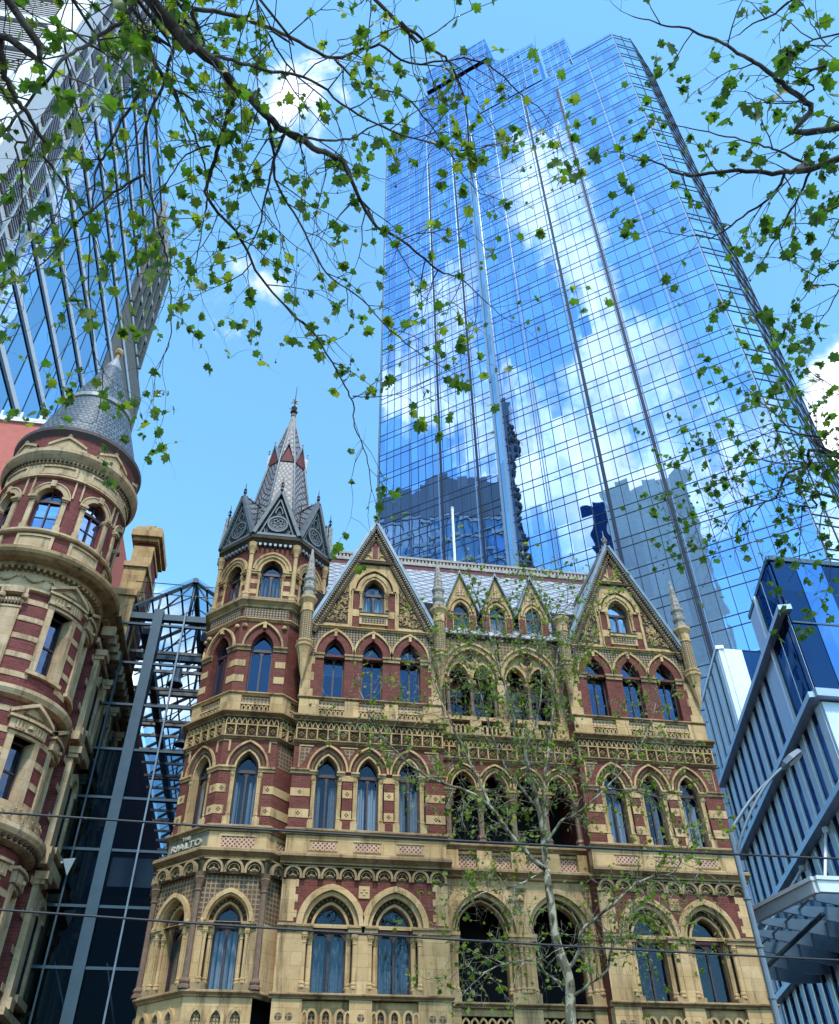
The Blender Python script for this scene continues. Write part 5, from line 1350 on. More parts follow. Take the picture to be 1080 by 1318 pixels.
# ------------------------------------------------------------------ the classical building with the round turret
def turret_building():
    T = empty('turret_building', (-12, 32, 0), 'red brick and cream building with a round corner turret under a slate cone', 'building')
    cx, cy_ = -9.65, 27.88; N_ = 8
    Rw, Rl = 2.28, 2.20
    def fr(deg, rad): return cyl(cx, cy_, rad, R(deg))
    def ringp(pr, name, mat, n=56):
        b = MB(); b.lathe(cx, cy_, pr, n, False); return b.build(name, mat, T)
    # slate cone
    b = MB(); b.lathe(cx, cy_, [(2.36, 26.9), (1.45, 29.95)], 48); b.lathe(cx, cy_, [(1.40, 30.25), (.38, 33.3)], 48); cone = b.build('cone_roof', 'slate', T)
    b = MB(); b.lathe(cx, cy_, [(1.47, 29.93), (1.52, 29.97), (1.50, 30.2), (1.41, 30.27)], 40); b.lathe(cx, cy_, [(.40, 33.25), (.42, 33.32), (.10, 34.2)], 16); b.build('cone_band', 'lead_pale', cone)
    b = MB(); b.lathe(cx, cy_, [(.08, 34.15), (.07, 34.5), (.16, 34.56), (.2, 34.72), (.15, 34.86), (.0, 34.92)], 12); b.build('cone_ball', 'stone', cone)
    ringp([(2.30, 26.45), (2.42, 26.58), (2.54, 26.7), (2.56, 26.84), (2.5, 26.92), (2.3, 26.95)], 'eaves', 'eaves')
    ringp([(2.36, 25.72), (2.36, 26.5)], 'attic_wall', 'brick2')
    ringp([(2.2, 24.95), (2.40, 25.0), (2.42, 25.15), (2.58, 25.3), (2.66, 25.4), (2.66, 25.56), (2.56, 25.66), (2.36, 25.74)], 'cornice', 'stone2')
    b = MB()
    for k in range(96):
        f = fr(360 / 96 * k, 2.40); b.fr = f; b.box(-.035, .035, 0, .1, 25.02, 25.12)
    b.build('dentil_course', 'recess', T)
    ringp([(2.34, 24.28), (2.42, 24.3), (2.42, 24.36), (2.34, 24.4), (2.34, 24.95)], 'entablature', 'stone2')
    ringp([(2.28, 21.55), (2.42, 21.57), (2.47, 21.62), (2.47, 21.70), (2.3, 21.74)], 'sill_course', 'stone2')
    ringp([(2.30, 20.4), (2.30, 21.56)], 'sill_wall', 'brick2')
    for k in range(8):
        dg = -42 - 45 * k; vis = k in (0, 1, 2, 7)
        f = fr(dg, Rw); hb = Rw * R(22.5); w = .47; sp = 23.3
        b = MB(f); b.wall(-hb, hb, 21.7, 24.3, [(0, w, 21.72, sp, w)], 0, .3, 8, 3); b.build('brick_wall', 'brick2', T)
        if not vis: continue
        b = MB(f); b.ring(0, sp, w, w, 0, .2, -.2, .06, 8); b.ring(0, sp, w, w, .2, .25, -.05, .09, 8); b.box(-.09, .09, 0, .14, sp + w + .02, sp + w + .3)
        for s in (-1, 1):
            x0, x1 = sorted((s * (w + .001), s * (w + .17))); b.box(x0, x1, -.3, .08, 21.95, 23.14, 2)
            b.box(*sorted((s * (w - .03), s * (w + .21))), -.3, .12, 21.72, 21.95, 2); b.box(*sorted((s * (w - .02), s * (w + .2))), -.3, .14, 23.14, 23.2, 2); b.box(*sorted((s * (w - .04), s * (w + .23))), -.3, .2, 23.2, 23.3, 2)
            b.box(*sorted((s * (w + .25), s * (w + .31))), 0, .05, 23.45, 24.28)
        b.build('window_surround', 'stone2', T)
        b = MB(f)                                           # frieze and sill panels
        for v0, v1, wd, d0 in ((24.42, 24.9, .66, .065), (20.62, 21.5, .62, .04)):
            b.box(-wd, wd, d0 - .06, d0 + .05, v0, v0 + .09, 5); b.box(-wd, wd, d0 - .06, d0 + .05, v1 - .09, v1, 5); b.box(-wd, -wd + .1, d0 - .06, d0 + .05, v0 + .09, v1 - .09); b.box(wd - .1, wd, d0 - .06, d0 + .05, v0 + .09, v1 - .09); b.box(-wd + .1, wd - .1, d0 - .06, d0 + .0, v0 + .09, v1 - .09, 4)
        b.build('moulded_panel', 'stone2', T)
        f2 = fr(dg, 2.36); b = MB(f2)                       # little attic pediments
        for i in range(6):
            x0, x1 = -.7 + 1.4 * i / 6, -.7 + 1.4 * (i + 1) / 6; h0, h1 = (.42 * (1 - abs(x) / .72) for x in (x0, x1))
            b.face([(x0, .06, 25.78), (x1, .06, 25.78), (x1, .06, 25.9 + h1), (x0, .06, 25.9 + h0)])
            b.face([(x0, .13, 25.86 + h0), (x1, .13, 25.86 + h1), (x1, .13, 25.98 + h1), (x0, .13, 25.98 + h0)]); b.face([(x0, .13, 25.98 + h0), (x1, .13, 25.98 + h1), (x1, 0, 25.98 + h1), (x0, 0, 25.98 + h0)]); b.face([(x0, .06, 25.86 + h0), (x1, .06, 25.86 + h1), (x1, .13, 25.86 + h1), (x0, .13, 25.86 + h0)])
        b.box(-.74, .74, 0, .12, 25.74, 25.82, 5); b.lathe(0, .06, [(.06, 26.38), (.1, 26.45), (.04, 26.52)], 6); b.build('attic_pediment', 'stone2', T)
        # curved sash window
        b = MB(f); fw = .05
        b.ring(0, sp, w - fw, w - fw, 0, fw, -.28, -.2, 8, jamb=21.72); b.box(-w, w, -.29, -.17, sp - .1, sp + .02, 2); b.box(-.025, .025, -.27, -.2, 21.72, sp - .1); b.box(-.015, .015, -.27, -.21, sp + .02, sp + w - .05); b.box(-w + .05, w - .05, -.27, -.22, 22.5, 22.54)
        b.box(-w, w, -.29, -.18, 21.72, 21.8, 2); wo = b.build('window', 'timber', T)
        b = MB(f); b.archface(0, 21.76, sp, w - .02, w - .02, -.245, 8); b.build('pane', 'pane_blue', wo)
        b = MB(f)
        for s in (-1, 1): b.face([(s * .04, -.34, 21.76), (s * (w - .06), -.34, 21.76), (s * (w - .06), -.34, 22.9), (s * .04, -.34, 22.9)])
        b.build('curtain', 'curtain_white', wo)
    ringp([(1.75, 11), (1.75, 26.4)], 'turret_core', 'room')
    # great cornice
    ringp([(2.2, 19.95), (2.45, 20.0), (2.5, 20.1), (2.8, 20.16), (2.96, 20.24), (3.02, 20.34), (3.02, 20.46), (2.85, 20.55), (2.32, 20.62)], 'great_cornice', 'weather')
    ringp([(2.24, 19.12), (2.34, 19.15), (2.34, 19.24), (2.26, 19.28), (2.26, 19.96)], 'frieze_wall', 'stone2')
    b = MB()
    for k in range(72):
        b.fr = fr(360 / 72 * k, 2.26); b.box(-.045, .045, 0, .2, 19.88, 20.0)
    b.build('cornice_bracket', 'weather', T)
    b = MB()                                                # swags in the frieze
    for k in range(16):
        b.fr = fr(-42 + 22.5 * k + 11, 2.28); b.tube([(-.32 + .064 * i, .03, 19.72 - .22 * math.sin(PI * i / 10)) for i in range(11)], [.03 + .03 * math.sin(PI * i / 10) for i in range(11)], 5)
        for s in (-.36, .36): b.blob(s, .02, 19.7, .07, .06, .1)
    b.build('frieze_swags', 'stone2', T)
    # shaft storeys: windows in three directions on each floor
    def storey(v0, v1, ws, wt, ped, name_):
        for k in range(8):
            dg = -42 - 45 * k; f = fr(dg, Rl); hb = Rl * R(22.5); w = .38; win = k in (0, 2, 7)
            b = MB(f); b.wall(-hb, hb, v0, v1, [(0, w + .15, ws, wt, .001)] if win else [], 0, .42, 2, 3); b.build('brick_wall', 'brick2', T)
            if k > 2 and k != 7: continue
            b = MB(f); h = (v1 - v0) / 5.2
            for i in range(5):
                z = v0 + .35 + h * i
                if win:
                    for s in (-1, 1): b.box(*sorted((s * (w + .15), s * (hb + .002))), -.1, .02, z, z + .19, 2)
                else: b.box(-hb - .002, hb + .002, -.1, .02, z, z + .19, 4)
            b.build('stone_band', 'stone2', T)
            if win:
                b = MB(f)
                for s in (-1, 1): b.box(*sorted((s * w, s * (w + .2))), -.45, .07, ws - .05, wt)
                b.box(-w - .2, w + .2, -.45, .08, wt, wt + .1, 3); b.box(-w - .28, w + .28, -.2, .14, ws - .17, ws - .05, 4)
                b.box(-w - .26, w + .26, 0, .16, wt + .12, wt + .46, 4); b.box(-w - .34, w + .34, 0, .26, wt + .461, wt + .55, 4)
                for i in range(9): b.box(-.46 + .11 * i, -.41 + .11 * i, .16, .19, wt + .16, wt + .42) if abs(i - 4) > 1 else None
                b.lathe(0, .17, [(.0, wt + .2), (.09, wt + .24), (.09, wt + .34), (.0, wt + .38)], 8)
                if ped:
                    for i in range(8):
                        x0, x1 = -.74 + 1.48 * i / 8, -.74 + 1.48 * (i + 1) / 8; h0, h1 = (.46 * (1 - abs(x) / .76) for x in (x0, x1)); z = wt + .55
                        b.face([(x0, .1, z), (x1, .1, z), (x1, .1, z + .06 + h1), (x0, .1, z + .06 + h0)]); b.face([(x0, .28, z + h0), (x1, .28, z + h1), (x1, .28, z + .12 + h1), (x0, .28, z + .12 + h0)]); b.face([(x0, .28, z + .12 + h0), (x1, .28, z + .12 + h1), (x1, 0, z + .12 + h1), (x0, 0, z + .12 + h0)]); b.face([(x0, .1, z + h0), (x1, .1, z + h1), (x1, .28, z + h1), (x0, .28, z + h0)])
                        for _ in range(2): b.blob(x0 * .5 + .1, .11, z + .14, .07, .08, .06)
                b.build('window_surround', 'stone2', T)
                b = MB(f); b.box(-w, w, -.42, -.36, (ws + wt) / 2 - .03, (ws + wt) / 2 + .03); b.box(-w, w, -.42, -.36, wt - .08, wt); b.box(-w, w, -.42, -.36, ws, ws + .08)
                for s in (-1, 1): b.box(*sorted((s * w, s * (w - .06))), -.42, -.36, ws + .08, wt - .08)
                wo = b.build('window', 'timber', T)
                b = MB(f); b.box(-w, w, -.405, -.4, ws, wt); b.build('pane', 'pane_blue', wo)
                b = MB(f); b.face([(-w * .7, -.5, ws), (-w * .15, -.5, ws), (-w * .15, -.5, wt), (-w * .7, -.5, wt)]); b.build('curtain', 'curtain_white', wo)
            else:
                b = MB(f)                                   # fluted pilaster
                b.box(-.3, .3, 0, .12, v0 + .35, v1 - .75, 2); b.box(-.36, .36, 0, .2, v0, v0 + .33, 2); b.box(-.4, .4, 0, .24, v1 - .2, v1 - .02, 2); b.box(-.33, .33, 0, .15, v1 - .75, v1 - .68, 2)
                for i in range(6): b.box(-.25 + .09 * i, -.2 + .09 * i, .12, .145, v0 + .4, v0 + 1.3)
                for s in (-1, 1): b.lathe(s * .34, .16, [(0, v1 - .42), (.1, v1 - .38), (.11, v1 - .3), (.1, v1 - .22), (0, v1 - .2)], 8)
                for i in range(7): b.blob(-.3 + .1 * i, .13, v1 - .5, .06, .09, .14)
                b.build('pilaster', 'stone2', T)
    storey(15.6, 19.12, 16.3, 18.72, True, 'upper')
    ringp([(2.2, 15.2), (2.42, 15.25), (2.5, 15.4), (2.5, 15.52), (2.3, 15.6)], 'string_course', 'stone2')
    storey(11.75, 15.2, 12.15, 14.1, True, 'middle')
    ringp([(2.2, 10.95), (2.5, 11.0), (2.5, 11.08), (2.66, 11.15), (2.74, 11.28), (2.74, 11.4), (2.55, 11.48), (2.42, 11.5), (2.42, 12.0), (2.3, 12.05)], 'balcony_band', 'stone2')
    b = MB()
    for k in range(70): b.fr = fr(360 / 70 * k, 2.5); b.box(-.05, .05, 0, .1, 11.02, 11.12)
    b.build('dentil_course', 'recess', T)
    b = MB(); rnd = random.Random(5)
    for k in range(90):
        b.fr = fr(-120 + rnd.uniform(0, 130), 2.42); v = rnd.uniform(11.58, 11.92); a0 = rnd.uniform(0, 6); b.tube([(.07 * (1 - i * .1) * math.cos(a0 + .7 * i), .02, v + .07 * (1 - i * .1) * math.sin(a0 + .7 * i)) for i in range(6)], .014, 4)
    b.build('band_carving', 'stone2', T)
    storey(7.2, 10.9, 7.7, 10.0, False, 'lower')
    ringp([(2.2, 6.6), (2.5, 6.7), (2.55, 7.0), (2.3, 7.2)], 'string_course', 'stone2'); ringp([(2.25, 0), (2.25, 6.6)], 'base_wall', 'stone2')
    # body, front wall and the flank along the lane
    XF = -7.25
    b = MB(); prism(b, [(-9.2, 27.2), (-30, 27.2), (-30, 34), (-9.2, 34)], 0, 20); prism(b, [(XF - .02, 29), (XF - .02, 37), (-20, 37), (-20, 29)], 0, 20.2); prism(b, [(XF - .02, 37.01), (XF - .02, 64), (-20, 64), (-20, 37.01)], 0, 22.1); b.build('body_wall', 'brick2', T)
    F = flat((XF, 0, 0), (0, 1, 0), (1, 0, 0))
    cornice(F, 28.6, 37.4, 20.0, 20.5, .62, T, 'weather')
    b = MB(F)
    for k in range(15): b.box(28.9 + .58 * k, 29.12 + .58 * k, 0, .5, 19.62, 20.02)
    b.build('cornice_bracket', 'stone2', T)
    b = MB(F); b.box(28.6, 37.3, 0, .1, 19.1, 19.3); b.box(28.6, 37.3, 0, .3, 15.25, 15.55); b.box(28.6, 37.3, 0, .34, 11.1, 11.45); b.box(28.6, 37.3, 0, .26, 7, 7.2)
    for k in range(12): b.box(28.6, 37.3, 0, .018, 7.6 + .98 * k, 7.8 + .98 * k)
    b.build('string_course', 'stone2', T)
    for k in range(4):
        y = 29.0 + 2.2 * k
        for v0, v1 in ((15.55, 19.1), (11.45, 15.25), (7.2, 11.1)):
            b = MB(F); b.box(y, y + .42, 0, .2, v0, v1 - .5); b.box(y - .06, y + .48, 0, .34, v1 - .5, v1 - .36); b.box(y - .1, y + .52, 0, .42, v1 - .36, v1 - .12); b.box(y - .05, y + .47, 0, .3, v0 + .001, v0 + .3); b.build('pilaster', 'stone2', T)
            if k < 3:
                b = MB(F); c = y + 1.31
                b.box(c - .62, c - .42, 0, .14, v0 + .5, v1 - 1.2); b.box(c + .42, c + .62, 0, .14, v0 + .5, v1 - 1.2); b.ring(c, v1 - 1.2, .42, .42, 0, .22, 0, .2, 7); b.box(c - .72, c + .72, 0, .3, v0 + .3, v0 + .5); b.build('window_surround', 'stone2', T)
                b = MB(F); b.archface(c, v0 + .5, v1 - 1.2, .42, .42, .03); b.build('window', 'dark_glass', T)
    # stepped chimney gable
    b = MB(); b.box(-7.6, -6.85, 32.4, 34.4, 20.5, 27.1); b.box(-7.62, -6.88, 31.9, 32.4, 20.5, 25.2); b.box(-7.64, -6.9, 31.2, 31.9, 20.5, 23.2)
    ch = b.build('chimney', 'brick2', T)
    b = MB()
    for x0, x1, y0, y1, z0, z1 in ((-7.7, -6.8, 32.3, 32.42, 20.6, 26.4), (-7.75, -6.75, 32.2, 34.5, 25.2, 25.4), (-7.72, -6.76, 31.85, 32.45, 23.3, 23.5), (-7.72, -6.8, 31.7, 31.92, 23.5, 25.0), (-7.78, -6.72, 31.6, 32.5, 24.95, 25.19), (-7.74, -6.82, 31.05, 31.22, 20.6, 23.0), (-7.8, -6.76, 30.95, 31.95, 22.95, 23.24), (-7.7, -6.78, 32.3, 34.45, 26.4, 26.6), (-7.8, -6.66, 32.2, 34.55, 26.85, 27.05), (-7.9, -6.52, 32.05, 34.7, 27.05, 27.4), (-7.8, -6.62, 32.15, 34.6, 27.4, 27.65), (-7.45, -7.0, 32.6, 33.2, 27.65, 28.1)):
        b.box(x0, x1, y0, y1, z0, z1)
    for k in range(5): b.box(-6.86, -6.835, 32.45, 34.35, 20.9 + k * 1.05, 21.2 + k * 1.05)
    b.build('chimney_dressings', 'stone', ch)
    rl = MB()
    for z in (22.1, 22.5, 22.9): rl.tube([(-9.2, 34.5, z + .6), (-7.3, 34.5, z + .6)], .02, 4)
    for i in range(14): rl.tube([(-9.2 + .14 * i, 34.5, 22.2), (-9.2 + .14 * i, 34.5, 23.6)], .014, 4)
    rl.build('roof_railing', 'iron', T)
    rf = MB(); rf.face([(-9.5, 29.5, 20.5), (-7.3, 29.5, 20.5), (-8, 34.6, 22.4), (-9.5, 34.6, 22.4)]); rf.build('lead_roof', 'lead', T)
    for y, z in ((30.5, 11.9), (32.6, 10.9)):
        b = MB(); b.face([(-6.9, y, z), (-6.5, y, z + .05), (-6.7, y + .25, z - .45)]); b.face([(-6.9, y, z), (-6.5, y, z + .05), (-6.6, y + .4, z + .1), (-6.95, y + .4, z + .05)]); b.box(-7.25, -6.8, y + .1, y + .16, z - .1, z - .04); b.build('wall_lamp', 'band_white', T)
turret_building()

# ------------------------------------------------------------------ glazed lane between the two old buildings
def atrium():
    T = empty('glazed_arcade', (-4.6, 45, 0), 'tall glass front and long steel framed glass roof over the lane between two old buildings', 'arcade')
    Y = 31.0; F = flat((0, Y, 0), (1, 0, 0), (0, -1, 0)); x0, x1 = -7.2, -2.6
    b = MB(F); b.box(-5.88, -5.5, -.5, .12, 0, 22.3); b.build('mast', 'steel', T)
    b = MB(F); b.box(-4.65, -4.59, -.1, .06, 0, 22.3); b.build('mullion', 'galv', T)
    b = MB(F); b.box(-6.78, -6.72, -.1, .05, 0, 21.4); b.build('mullion', 'steel', T)
    z = 1.45; k = 0
    while z < 21.8: b = MB(F); b.box(x0, x1, -.08, .03, z - .045, z + .045); b.build('transom', 'steel', T); z += 1.83
    b = MB(F); b.face([(x0, -.02, 0), (x1, -.02, 0), (x1, -.02, 16.1), (x0, -.02, 16.1)]); b.build('front_glass', 'pane_arcade', T)
    xc = -4.5; ze, zr = 22.2, 24.0; xl, xr = -7.2, -1.8
    ys = [31.2 + 3.15 * i for i in range(11)]
    for i, y in enumerate(ys):
        b = MB(); b.box(xl, xr, y - .12, y + .12, ze - .28, ze); b.build('tie_beam', 'steel' if i < 2 else 'beam', T)
        b = MB()
        for s, xe in ((-1, xl), (1, xr)): b.tube([(xe, y, ze), (xc, y, zr)], .09, 4, False)
        b.tube([(xc, y, ze), (xc, y, zr)], .07, 4); 
        for s in (-1, 1): b.tube([(xc + s * 1.3, y, ze), (xc + s * 1.3, y, (ze + zr) / 2 + .06)], .05, 4); b.tube([(xc + s * 1.3, y, ze), (xc, y, zr)], .045, 4)
        b.build('roof_truss', 'steel', T)
    b = MB(); y = 31.2
    while y < 63:
        for xe in (xl, xr): b.tube([(xe, y, ze + .1), (xc, y, zr + .1)], .04, 4, False)
        y += 1.05
    b.build('rafters', 'beam', T)
    b = MB()
    for s, xe in ((-1, xl), (1, xr)):
        for f in (.2, .4, .6, .8): b.tube([(xe + (xc - xe) * f, 31, ze + (zr - ze) * f - .05), (xe + (xc - xe) * f, 63, ze + (zr - ze) * f - .05)], .05, 4, False)
    b.build('purlins', 'steel', T)
    b = MB()
    for i in range(21):
        y = 32.7 + 1.55 * i; b.box(xl, xr, y - .05, y + .05, ze - .95, ze - .82)
    b.build('lower_chords', 'beam', T)
    b = MB(); b.box(xc - .1, xc + .1, 31, 63, zr - .1, zr + .12); b.build('ridge_beam', 'steel', T)
    b = MB(); b.box(-3.9, -3.35, 31.6, 63, ze - .85, ze - .3); b.build('duct', 'navy', T)
    b = MB(); b.box(-6.3, -6.05, 31.6, 63, ze - .7, ze - .3); b.build('duct', 'navy', T)
    b = MB(); b.face([(xl, 31, ze + .16), (xc, 31, zr + .16), (xc, 63, zr + .16), (xl, 63, ze + .16)]); b.face([(xc, 31, zr + .16), (xr, 31, ze + .16), (xr, 63, ze + .16), (xc, 63, zr + .16)]); b.build('roof_glass', 'pane_clear', T)
    for i, y in enumerate((33.8, 39.5, 46)):
        b = MB(); b.tube([(-4.9, y, ze - .3), (-4.9, y, ze - .9)], .02, 4); b.lathe(-4.9, y, [(.14, ze - .85), (.2, ze - 1.0), (.2, ze - 1.5), (.34, ze - 1.75)], 12); b.build('pendant_lamp', 'galv', T)
    b = MB(F)
    for z in (23.35, 23.9): b.tube([(-7.0, -.3, z), (-1.6, -.3, z)], .025, 4)
    for x in (-6.2, -4.4, -2.8): b.tube([(x, -.3, 22.4), (x, -.3, 23.9)], .025, 4)
    b.build('roof_rail', 'steel', T)
    b = MB(); b.box(-7.2, -1.8, 63.2, 64, 0, 24.5); b.build('end_wall', 'navy', T)
    b = MB(); b.box(-.6, -.5, 40.3, 64, 0, 22); b.box(-1.9, -1.7, 29.9, 64, 0, 22); b.build('lane_wall', 'room', T)
    b = MB(); b.box(-7.2, -1.8, 36, 37.2, 12.8, 13.9); b.build('footbridge', 'alu_dark', T)
    b = MB()
    for xa, xb in ((-6.9, -5.2), (-5.2, -4.0)): b.tube([(xa, 33, 9.4), (xb, 36, 5.2)], .05, 4)
    b.build('escalator_rail', 'steel_pale', T)
atrium()

# ------------------------------------------------------------------ blue panelled building at the right, with its canopy
def panel_building():
    T = empty('panelled_building', (27, 36, 0), 'stepped blue aluminium and glass building right of the Gothic facade', 'building')
    e = Vector((.276, .961, 0)).normalized(); n = Vector((-e.y, e.x, 0)); O = Vector((19.52, 26, 0))
    F = flat(O, e, n); W = lambda t, o=0.: (O.x + e.x * t + n.x * o, O.y + e.y * t + n.y * o)
    def back(t0, t1, z0, z1, name, mat, skip=()):
        p, q = W(t0), W(t1); b = MB(); prism(b, [p, q, (p[0] + 16, q[1]), (p[0] + 16, p[1])], z0, z1, skip=skip); return b.build(name, mat, T)
    back(0.02, 17, 0, 21.3, 'lower_body', 'alu_dark', (3,)); back(11.2, 17, 21.3, 26.6, 'rear_body', 'alu', (3,)); back(.02, 4.4, 21.3, 24.05, 'front_body', 'alu', (3,))
    levels = [(14.1, 17.3), (17.55, 21.25), (10.9, 13.85), (7.6, 10.65), (4.2, 7.4)]
    for z0, z1 in levels:
        b = MB(F); fn = MB(F); gl = MB(F)
        t = .05
        while t < 16.6:
            b.box(t, t + .70, -.05, .03, z0, z1); gl.box(t + .701, t + 1.25, -.06, .006, z0, z1); fn.box(t + 1.251, t + 1.375, -.05, .07, z0, z1); t += 1.38
        b.build('cladding', 'alu', T); fn.build('fin', 'alu_pale', T); gl.build('slot_window', 'slot_glass', T)
    for z in (21.35, 17.42, 13.98, 10.77, 7.5): b = MB(F); b.box(-.3, 17, -.1, .42, z - .11, z + .12); b.build('floor_ledge', 'alu_pale2', T)
    b = MB(F)
    t = 11.3
    for k in range(4): b.box(t, t + .65, -.02, .05, 21.6, 26.5); t += 1.45
    b.build('cladding', 'alu', T)
    b = MB(F); t = 12.2
    for k in range(4): b.box(t + .16, t + .28, -.02, .12, 21.6, 26.4); t += 1.45
    b.build('fin', 'alu_pale', T)
    b = MB(F); t = 11.96
    for k in range(4): b.box(t, t + .39, -.02, .006, 21.6, 26.4); t += 1.45
    b.build('slot_window', 'slot_glass', T)
    b = MB(F); b.box(11.1, 17.1, -.3, .12, 26.5, 26.7); b.build('parapet', 'alu_pale', T)
    # rear block street face
    p = W(11.2); Ff = flat((p[0], p[1], 0), (1, 0, 0), (0, -1, 0))
    b = MB(Ff); b.box(.0, .28, -.1, .05, 21, 26.6); b.box(.3, 1.35, -.1, .06, 21.0, 26.55); b.box(2.75, 4.4, -.1, .06, 21.0, 26.55); b.build('street_panel', 'alu_pale', T)
    b = MB(Ff); b.box(1.36, 2.74, -.1, .02, 21.0, 26.5); b.box(4.41, 9, -.1, .02, 21, 26.5); b.build('street_glass', 'dark_glass', T)
    # front block: glazed upper storeys
    b = MB(F); b.box(2.9, 4.4, -.05, .08, 17.6, 24.0); b.build('cladding', 'alu_pale3', T)
    b = MB(F); b.box(2.7, 2.88, -.05, .2, 17.6, 24.0); b.box(1.52, 1.6, -.05, .1, 17.6, 24); b.build('fin', 'alu_pale', T)
    b = MB(F); b.box(0.1, 2.69, -.02, .09, 17.6, 23.9); b.build('side_glass', 'dark_glass', T)
    b = MB(F); b.box(-.06, 4.5, -.3, .12, 23.95, 24.15); b.build('parapet', 'alu_dark', T)
    Fs = flat((O.x, O.y, 0), (1, 0, 0), (0, -1, 0))
    b = MB(Fs); b.box(.0, 1.05, -.4, .02, 17.6, 24.0); b.box(2.3, 4.0, -.4, .02, 17.6, 24.0); b.box(5.6, 9, -.4, .02, 17.6, 24); b.build('street_glass', 'dark_glass', T)
    b = MB(Fs); b.box(1.06, 2.29, -.4, .05, 17.6, 24.0); b.box(4.01, 5.59, -.4, .05, 17.6, 24.0); b.build('street_panel', 'blue_glass', T)
    b = MB(Fs); b.box(-.05, 9, -.4, .1, 23.9, 24.12); b.box(0, 9, -.3, .08, 20.75, 20.82); b.build('street_rails', 'alu_dark', T)
    b = MB(Fs); b.box(-.3, 9, -.4, .42, 17.28, 17.6); b.build('street_ledge', 'alu_pale2', T)
    b = MB(Fs); b.box(.0, .9, -.4, .1, 10.8, 17.2); b.box(1.3, 9, -.4, .04, 14.2, 17.2); b.build('street_panel', 'alu', T)
    b = MB(Fs); b.box(.91, 1.29, -.4, .0, 10.8, 17.2); b.box(1.3, 9, -.4, .0, 0, 14.1); b.build('street_glass', 'dark_glass', T)
    # canopy over the footpath
    C_ = empty('glass_canopy', (19, 29, 10), 'wide glass and white steel canopy hung over the footpath at right', 'canopy')
    z1 = 10.75
    P = [(17.1, 26.0), (16.6, 29.2), (17.9, 36), (25.5, 36), (25.5, 26.0)]
    b = MB()
    for i in (0, 4):
        p, q = Vector((*P[i], 0)), Vector((*P[(i + 1) % 5], 0)); u = (q - p).normalized(); nn = Vector((u.y, -u.x, 0))
        b.fr = flat(p, u, nn); L = (q - p).length; b.box(-.02, L + .02, -.14, .05, z1 - .42, z1 - .06); b.box(-.05, L + .05, -.2, .11, z1 - .06, z1 + .06)
    b.build('fascia', 'canopy_white', C_)
    b = MB(); b.face([(*p, z1 + .02) for p in P]); b.build('glass_deck', 'pane_canopy', C_)
    for y in (26.9, 28.3, 29.7, 31.1, 32.5, 33.9, 35.3):
        b = MB()
        xl = 16.75 if y < 30 else 17.3
        b.face([(xl, y, z1 - .1), (25.4, y, z1 - .1), (25.4, y, z1 - .62), (21.0, y, z1 - .85), (xl + .3, y, z1 - .3)]); b.face([(xl, y + .06, z1 - .1), (25.4, y + .06, z1 - .1), (25.4, y + .06, z1 - .62), (21.0, y + .06, z1 - .85), (xl + .3, y + .06, z1 - .3)]); b.face([(xl + .3, y, z1 - .3), (21, y, z1 - .85), (21, y + .06, z1 - .85), (xl + .3, y + .06, z1 - .3)]); b.face([(21, y, z1 - .85), (25.4, y, z1 - .62), (25.4, y + .06, z1 - .62), (21, y + .06, z1 - .85)]); b.build('rib', 'canopy_grey', C_)
    for i in range(5):
        b = MB(); b.tube([(17.4 + 1.5 * i, 26.3, z1 - .2), (18.9 + 1.5 * i, 35.8, z1 - .2)], .05, 4); b.build('purlin', 'canopy_grey', C_)
    for q, r_ in (((18.3, 27.6, z1 - .1), W(3.1)), ((18.0, 31.5, z1 - .1), W(7.2))):
        b = MB(); b.tube([q, (r_[0] - .25, r_[1], 13.6)], .06, 6); b.lathe(r_[0] - .25, r_[1], [(.0, 13.45), (.13, 13.5), (.13, 13.7), (.0, 13.75)], 8); b.build('tie_rod', 'band_white', C_)
    b = MB(); b.tube([(18.0, 27.5, z1 - .6), (19.5, 35.5, z1 - .6)], .09, 5); b.build('edge_beam', 'steel', C_)
panel_building()

# ------------------------------------------------------------------ flagpole on the old roof
fp = empty('flagpole', (7.0, 35.0, 27.4), 'white flagpole standing behind the Gothic roof ridge', 'flagpole')
px = at_y(585, 712, 35.0); pt = at_y(585, 652, 35.0)
b = MB(); b.lathe(px.x, 35.0, [(.08, 24.5), (.075, pt.z - .4)], 8); b.build('pole', 'band_white', fp)
b = MB(); b.lathe(px.x, 35.0, [(.09, pt.z - .4), (.1, pt.z - .3), (.06, pt.z - .22), (.11, pt.z - .12), (.0, pt.z)], 8); b.build('truck', 'band_white', fp)

# ------------------------------------------------------------------ towers across the street, seen only in the mirror glass
T = empty('banded_office_tower', (-100, 75, 0), 'square blue office block with pale floor bands, mirrored in the skyscraper', 'skyscraper')
q0, q1 = Vector((-104, 88)), Vector((-76, 44)); u = (q1 - q0).normalized(); nn = Vector((-u.y, u.x))
if nn.x < 0: nn = -nn
b = MB(); prism(b, [tuple(q0), tuple(q1), tuple(q1 - nn * 30), tuple(q0 - nn * 30)], 0, 236); b.build('glass_wall', 'office_glass', T)
Fo = flat((q0.x, q0.y, 0), (u.x, u.y, 0), (nn.x, nn.y, 0)); L = (q1 - q0).length
b = MB(Fo)
for k in range(1, 24): b.box(-.2, L + .2, -.02, .5, 10 * k, 10 * k + 1.5)
b.build('floor_band', 'band_white', T)
b = MB(Fo)
for k in range(18): b.box(L * k / 17 - .12, L * k / 17 + .12, -.02, .4, 0, 222)
b.build('mullions', 'steel', T)
b = MB(Fo); b.box(-.3, L + .3, -28, .6, 222, 237); b.box(L * .35, L * .75, -20, -4, 237, 246); b.build('roof_screen', 'louvre', T)
